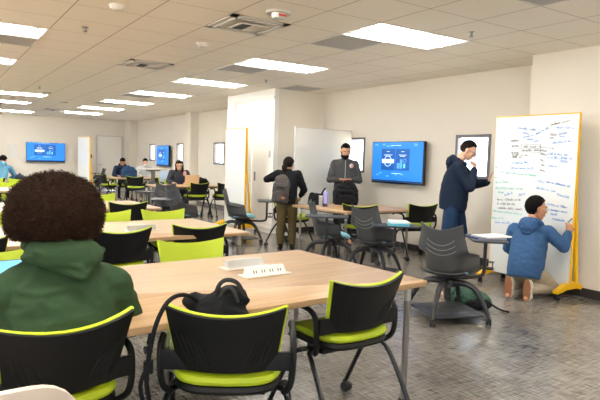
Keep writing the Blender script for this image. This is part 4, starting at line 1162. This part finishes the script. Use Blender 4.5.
p, P = seated((5.24, 13.45, 0), 162, 'woman with headphones and long dark hair typing on a tan laptop', 'light', cloth('dark_cardigan', '3B3C42'), 'brown', dk, lean=.10, hoodie=False, pitch=14, yaw=-8, line=.45, back=-.9)
mb = MB()
for s in (-1, 1): mb.capsule((s * .07, -.02, .0), (s * .085, .01, -.20), .032, .026, 12, P['M'])
mb.capsule((-.04, -.09, 0), (.0, -.10, -.18), .05, .045, 12, P['M']); mb.capsule((.04, -.09, 0), (.0, -.10, -.18), .05, .045, 12, P['M'])
blend(mb, 'long_hair', HAIR['brown'], p, .01, 3)
glasses(P['M'], p)
mb = MB().tube([(.092 * cos(t * pi / 12), -.01, .02 + .115 * sin(t * pi / 12)) for t in range(13)], .009, 8, P['M'])
for s in (-1, 1): mb.cyl((0, -.01, .0), .036, s * .080, s * .105, 16, 'x', M=P['M'])
mb.build('headphones', MAT['dark'], p)
MB().ell((-.13, .14, 1.0), (.05, .06, .07), 14, 8).build('pink_shoulder', cloth('pink_knit', 'D9A3A0'), p)
# ------------------------------------------------------------ small things
blackc = cloth('black_nylon', '17171A', var=.15)
# black bag slumped on the chair seat, its top and strap above the chair back
e = empty('black_bag', (1.07, 2.24, .53), -26, 'black bag slumped on the near lime chair, its loop showing above the backrest', 'bag')
mb = MB(); mb.ell((0, 0, .13), (.15, .10, .15), 22, 12); mb.ell((.045, .02, .26), (.085, .05, .055), 18, 10); mb.ell((-.08, .02, .25), (.08, .05, .035), 16, 10)
blend(mb, 'bag_body', blackc, e, .008, 3, .010, 13, 1, 3)
MB().tube([(-.02, .0, .28), (.0, -.02, .345), (.04, -.03, .362), (.085, -.02, .34), (.11, .0, .27)], .010, 8, smooth=2).tube([(.0, -.03, .28), (.03, -.05, .335), (.06, -.05, .32), (.08, -.04, .26)], .008, 8, smooth=2).build('strap_loop', cloth('grey_webbing', '3B3A3B'), e)
MB().tube([(-.09, .0, .25), (-.14, -.12, .32), (-.19, -.30, .345), (-.227, -.378, .28), (-.245, -.387, .19), (-.254, -.391, .13), (-.262, -.393, .05), (-.245, -.387, -.04), (-.25, -.38, -.2)], .009, 8, smooth=2).box(-.270, -.236, -.400, -.378, .085, .13).tube([(-.25, -.39, .12), (-.285, -.40, .05), (-.27, -.39, -.03)], .008, 8, smooth=2).build('hanging_strap', blackc, e)

# laptop on the table at the left edge
def laptop(loc, rot, label, lid, w=.34, d=.24, open_=105, face='screenlight', sticker=False):
    e = empty('laptop', loc, rot, label, 'laptop')
    MB().rbox(-w / 2, w / 2, -d / 2, d / 2, 0, .016, .012, 3).build('keyboard_base', lid, e)
    M = Matrix.Translation((0, d / 2, .016)) @ Matrix.Rotation(R(90 - open_), 4, 'X')
    l = MB().box(-w / 2, w / 2, 0, .008, 0, d, M).build('lid', lid, e, False, .003)
    MB().box(-w / 2 + .01, w / 2 - .01, -.002, .0005, .012, d - .01, M).build('display', MAT[face], l, False)
    return e
laptop((.32, 2.84, .744), 8, 'dark open laptop in front of the person in the green hoodie, at the left edge', MAT['dark'], .36, .22, 148, 'screenlight')
laptop((5.30, 12.82, .737), 168, 'tan laptop in front of the woman with headphones', M_('tan_laptop', 'D3AE88', .5), .34, .24, 105)

# green backpack on the floor
gb = cloth('green_nylon', '3D5A4B', var=.5, scale=12)
e = empty('green_backpack', (4.50, 3.72, 0), -35, 'dark green backpack lying on the floor behind the near grey chair', 'backpack')
mb = MB(); mb.ell((0, 0, .085), (.21, .14, .085), 24, 12); mb.ell((-.10, .02, .12), (.12, .10, .075), 18, 10); mb.ell((.12, -.05, .07), (.10, .11, .06), 18, 10)
blend(mb, 'bag_body', gb, e, .008, 2, .016, 14, 1, 5)
mb = MB(); mb.ell((.08, -.12, .06), (.13, .07, .055), 18, 10); blend(mb, 'front_pocket', blackc, e, .008, 2, .012, 16, 1, 8)
MB().tube([(.15, -.08, .10), (.24, -.14, .04), (.30, -.16, .012), (.36, -.20, .012)], .010, 8, smooth=2).build('strap', blackc, e)
MB().tube([(-.12, -.10, .12), (-.18, -.16, .05), (-.10, -.20, .02), (.02, -.19, .04)], .010, 8, smooth=2).build('strap', blackc, e)

# standing men's table
backpack('black_backpack', (5.50, 7.0, .737), -32, 'large black backpack standing on the table before the bearded man', blackc, .36, .36, .18, seed=12, squash=1.6)
e = empty('handbag', (5.0, 7.10, .737), -20, 'black handbag with upright handle on the table beside the lilac bottle', 'bag')
mb = MB(); mb.loft([[(-.13, -.06, 0), (.13, -.06, 0), (.13, .06, 0), (-.13, .06, 0)], [(-.12, -.05, .10), (.12, -.05, .10), (.12, .05, .10), (-.12, .05, .10)], [(-.10, -.02, .19), (.11, -.02, .16), (.11, .02, .16), (-.10, .02, .19)]])
blend(mb, 'bag_body', blackc, e, .008, 3, .007, 14, 1, 6)
MB().tube([(-.09, 0, .16), (-.13, -.04, .06), (-.15, -.05, .01)], .010, 8, smooth=2).tube([(.06, -.01, .14), (.10, -.01, .21), (.135, 0, .26)], [.012, .016, .014], 8, smooth=1).build('handle', blackc, e)
e = empty('water_bottle', (4.95, 6.80, .737), 0, 'lilac water bottle with dark base on the standing men\'s table', 'bottle')
prof = [(.034, .045), (.035, .06), (.035, .19), (.030, .205), (.018, .213)]
MB().loft([[(r * cos(2 * pi * j / 20), r * sin(2 * pi * j / 20), z) for j in range(20)] for r, z in prof]).build('bottle_body', M_('lilac_plastic', 'A9A4DC', .35), e)
MB().cyl((0, 0), .035, 0, .045, 20).build('bottle_base', M_('purple_dark', '3B3550', .4), e)
MB().cyl((0, 0), .024, .213, .24, 18, r1=.02).build('bottle_cap', M_('lilac_cap', 'C9C6EC', .35), e)
e = empty('tumbler', (4.88, 6.82, .737), 0, 'tall clear pale tumbler beside the lilac bottle', 'cup')
MB().cyl((0, 0), .026, 0, .15, 18, r1=.032).build('tumbler_body', MAT['silver'], e)
MB().cyl((0, 0), .034, .15, .16, 18).build('tumbler_lid', MAT['white'], e)

# books and papers on the tablets
def book(loc, rot, label, cover, w=.21, d=.28, h=.02):
    e = empty('book', loc, rot, label, 'book', 'books and notebooks on the tablet arms')
    MB().box(-w / 2, w / 2, -d / 2, d / 2, 0, .003).box(-w / 2, w / 2, -d / 2, d / 2, h - .003, h).box(-w / 2, -w / 2 + .003, -d / 2, d / 2, 0, h).build('cover', cover, e, False)
    MB().box(-w / 2 + .003, w / 2 - .004, -d / 2 + .004, d / 2 - .004, .003, h - .003).build('pages', MAT['white'], e, False)
    return e
BK = [M_('cover_cyan', '5BB4C4', .5), M_('cover_pink', 'C98F8A', .5), M_('cover_grey', '9FA6B4', .5), M_('cover_blue', '3E4E7E', .5)]
book((4.40, 3.44, .735), -22, 'blue-covered notebook on the tablet of the nearest grey chair', BK[3], .30, .22, .012)
book((4.46, 3.43, .747), -8, 'open white papers stacked on the tablet of the nearest grey chair', MAT['white'], .30, .22, .012)
book((4.55, 4.80, .70), 50, 'cyan-covered thick book, lowest of the pile on a grey chair tablet', BK[0], .30, .24, .03)
book((4.56, 4.80, .73), 58, 'white book on top of the pile on a grey chair tablet', MAT['white'], .28, .21, .016)

# things in the far left rows
def lump(name, loc, r, mat, lab, cat, seed):
    e = empty(name, loc, 0, lab, cat)
    mb = MB(); mb.ell((0, 0, r[2] * .8), r, 18, 10); mb.ell((r[0] * .5, 0, r[2] * .6), (r[0] * .6, r[1] * .9, r[2] * .6), 14, 8)
    blend(mb, 'bag_body', mat, e, .012, 2, .012, 10, 1, seed)
    MB().tube([(-r[0] * .4, 0, r[2] * 1.5), (0, 0, r[2] * 2.2), (r[0] * .4, 0, r[2] * 1.4)], .012, 8, smooth=2).build('strap', mat, e)
lump('black_bag', (2.2, 14.6, .737), (.17, .12, .08), blackc, 'distant black bag just above the left of the curly hair', 'bag', 3)
lump('dark_bag', (1.78, 14.5, .737), (.10, .08, .09), cloth('slate_nylon', '39424F'), 'distant dark grey bag right of the person in light blue', 'bag', 4)
lump('dark_bag', (5.75, 13.28, .76), (.2, .12, .07), blackc, 'dark bag over the lime chair behind the laptop table', 'bag', 5)
o = MB().cyl((0, 0), .04, 0, .2, 18).cyl((0, 0), .033, .2, .225, 18).build('drink_bottle', M_('dark_brown_bottle', '3A2A28', .4)); o.location = (1.52, 11.7, .737); tag(o, 'dark drink bottle on the distant left table', 'bottle')
backpack('blue_backpack', (5.05, 17.0, .737), 10, 'blue backpack on the distant students\' table', cloth('blue_nylon', '2A4468', var=.4), .46, .34, .2, seed=9)

# standing-height table with a hanging panel
e = empty('standing_table', (5.38, 15.8, 0), 0, 'narrow standing-height table on one grey column with a hanging white panel', 'table')
MB().rbox(-.35, .45, -.25, .25, 1.02, 1.045, .03, 4).build('tabletop', MAT['plate'], e)
MB().box(-.05, .05, -.035, .035, .04, 1.02).box(-.16, .16, -.14, .14, .98, 1.02).build('column', MAT['greyleg'], e, False, .004)
MB().rbox(-.3, .3, -.25, .25, 0, .04, .03, 4).build('base_plate', MAT['greyleg'], e)
MB().rbox(.09, .38, -.29, -.27, .50, .98, .02, 3).build('hanging_panel', M_('pale_blue_panel', 'BCCBE6', .4), e)
# pale rounded chair at the lower left corner, nearest the viewer
e = empty('moulded_chair', (.11, 1.71, 0), -3, 'pale beige chair back, rounded, cut off by the bottom left corner', 'chair')
cream = M_('cream_plastic', 'D9C9B8', .4, var=.02)
def fnc(u, v):
    W = .215; t = v
    z = .45 + .395 * v - .07 * abs(u) ** 5 * v
    return Vector((u * W, -.16 - .06 * v + .05 * u * u, z))
MB().sheet(fnc, 16, 12, .02).build('backrest', cream, e, True, .006)
MB().rbox(-.21, .21, -.20, .22, .43, .455, .08, 6).build('seat', cream, e)
for sx in (-1, 1):
    for sy in (-1, 1): MB().tube([(sx * .15, sy * .13, .43), (sx * .21, sy * .20, 0)], .012, 8).build('leg', MAT['silver'], e)

# ------------------------------------------------------------ light and camera
w = bpy.data.worlds.new('sky'); SC.world = w; w.use_nodes = True
wt = w.node_tree; bg = wt.nodes['Background']; bg.inputs[1].default_value = 1
tcw = wt.nodes.new('ShaderNodeTexCoord'); spw = wt.nodes.new('ShaderNodeSeparateXYZ'); rw = wt.nodes.new('ShaderNodeMapRange'); mw = wt.nodes.new('ShaderNodeMix'); mw.data_type = 'RGBA'
rw.inputs['From Min'].default_value = -.12; rw.inputs['From Max'].default_value = .0
mw.inputs[6].default_value = (12.0, 10.4, 8.4, 1)      # warm glow below the horizon, added to brighten the ceiling
mw.inputs[7].default_value = (4.6, 5.6, 6.8, 1)        # hazy sky
wt.links.new(tcw.outputs['Generated'], spw.inputs[0]); wt.links.new(spw.outputs['Z'], rw.inputs['Value']); wt.links.new(rw.outputs[0], mw.inputs[0]); wt.links.new(mw.outputs[2], bg.inputs[0])
F_, YAW, PIT, ROL, HC = 564., .5842, -.071, .0295, 1.42
cy, sy = cos(YAW), sin(YAW); cp, sp = cos(PIT), sin(PIT)
f = V((sy * cp, cy * cp, sp)); r = V((cy, -sy, 0)); u = r.cross(f)
r, u = r * cos(ROL) + u * sin(ROL), u * cos(ROL) - r * sin(ROL)
cam = bpy.data.cameras.new('camera'); co = bpy.data.objects.new('camera', cam); COL.objects.link(co)
Mc = Matrix((r, u, -f)).transposed().to_4x4(); Mc.translation = V((0, 0, HC)); co.matrix_world = Mc
cam.sensor_width = 36; cam.lens = F_ * 36 / 600; cam.sensor_fit = 'HORIZONTAL'
cam.clip_start = .05; cam.clip_end = 100
SC.camera = co
SC.view_settings.view_transform = 'Standard'; SC.view_settings.look = 'None'; SC.view_settings.gamma = 1; SC.view_settings.exposure = 0.42
SC.view_settings.use_curve_mapping = False
SC.cycles.use_denoising = True
SC.cycles.max_bounces = 8; SC.cycles.diffuse_bounces = 5
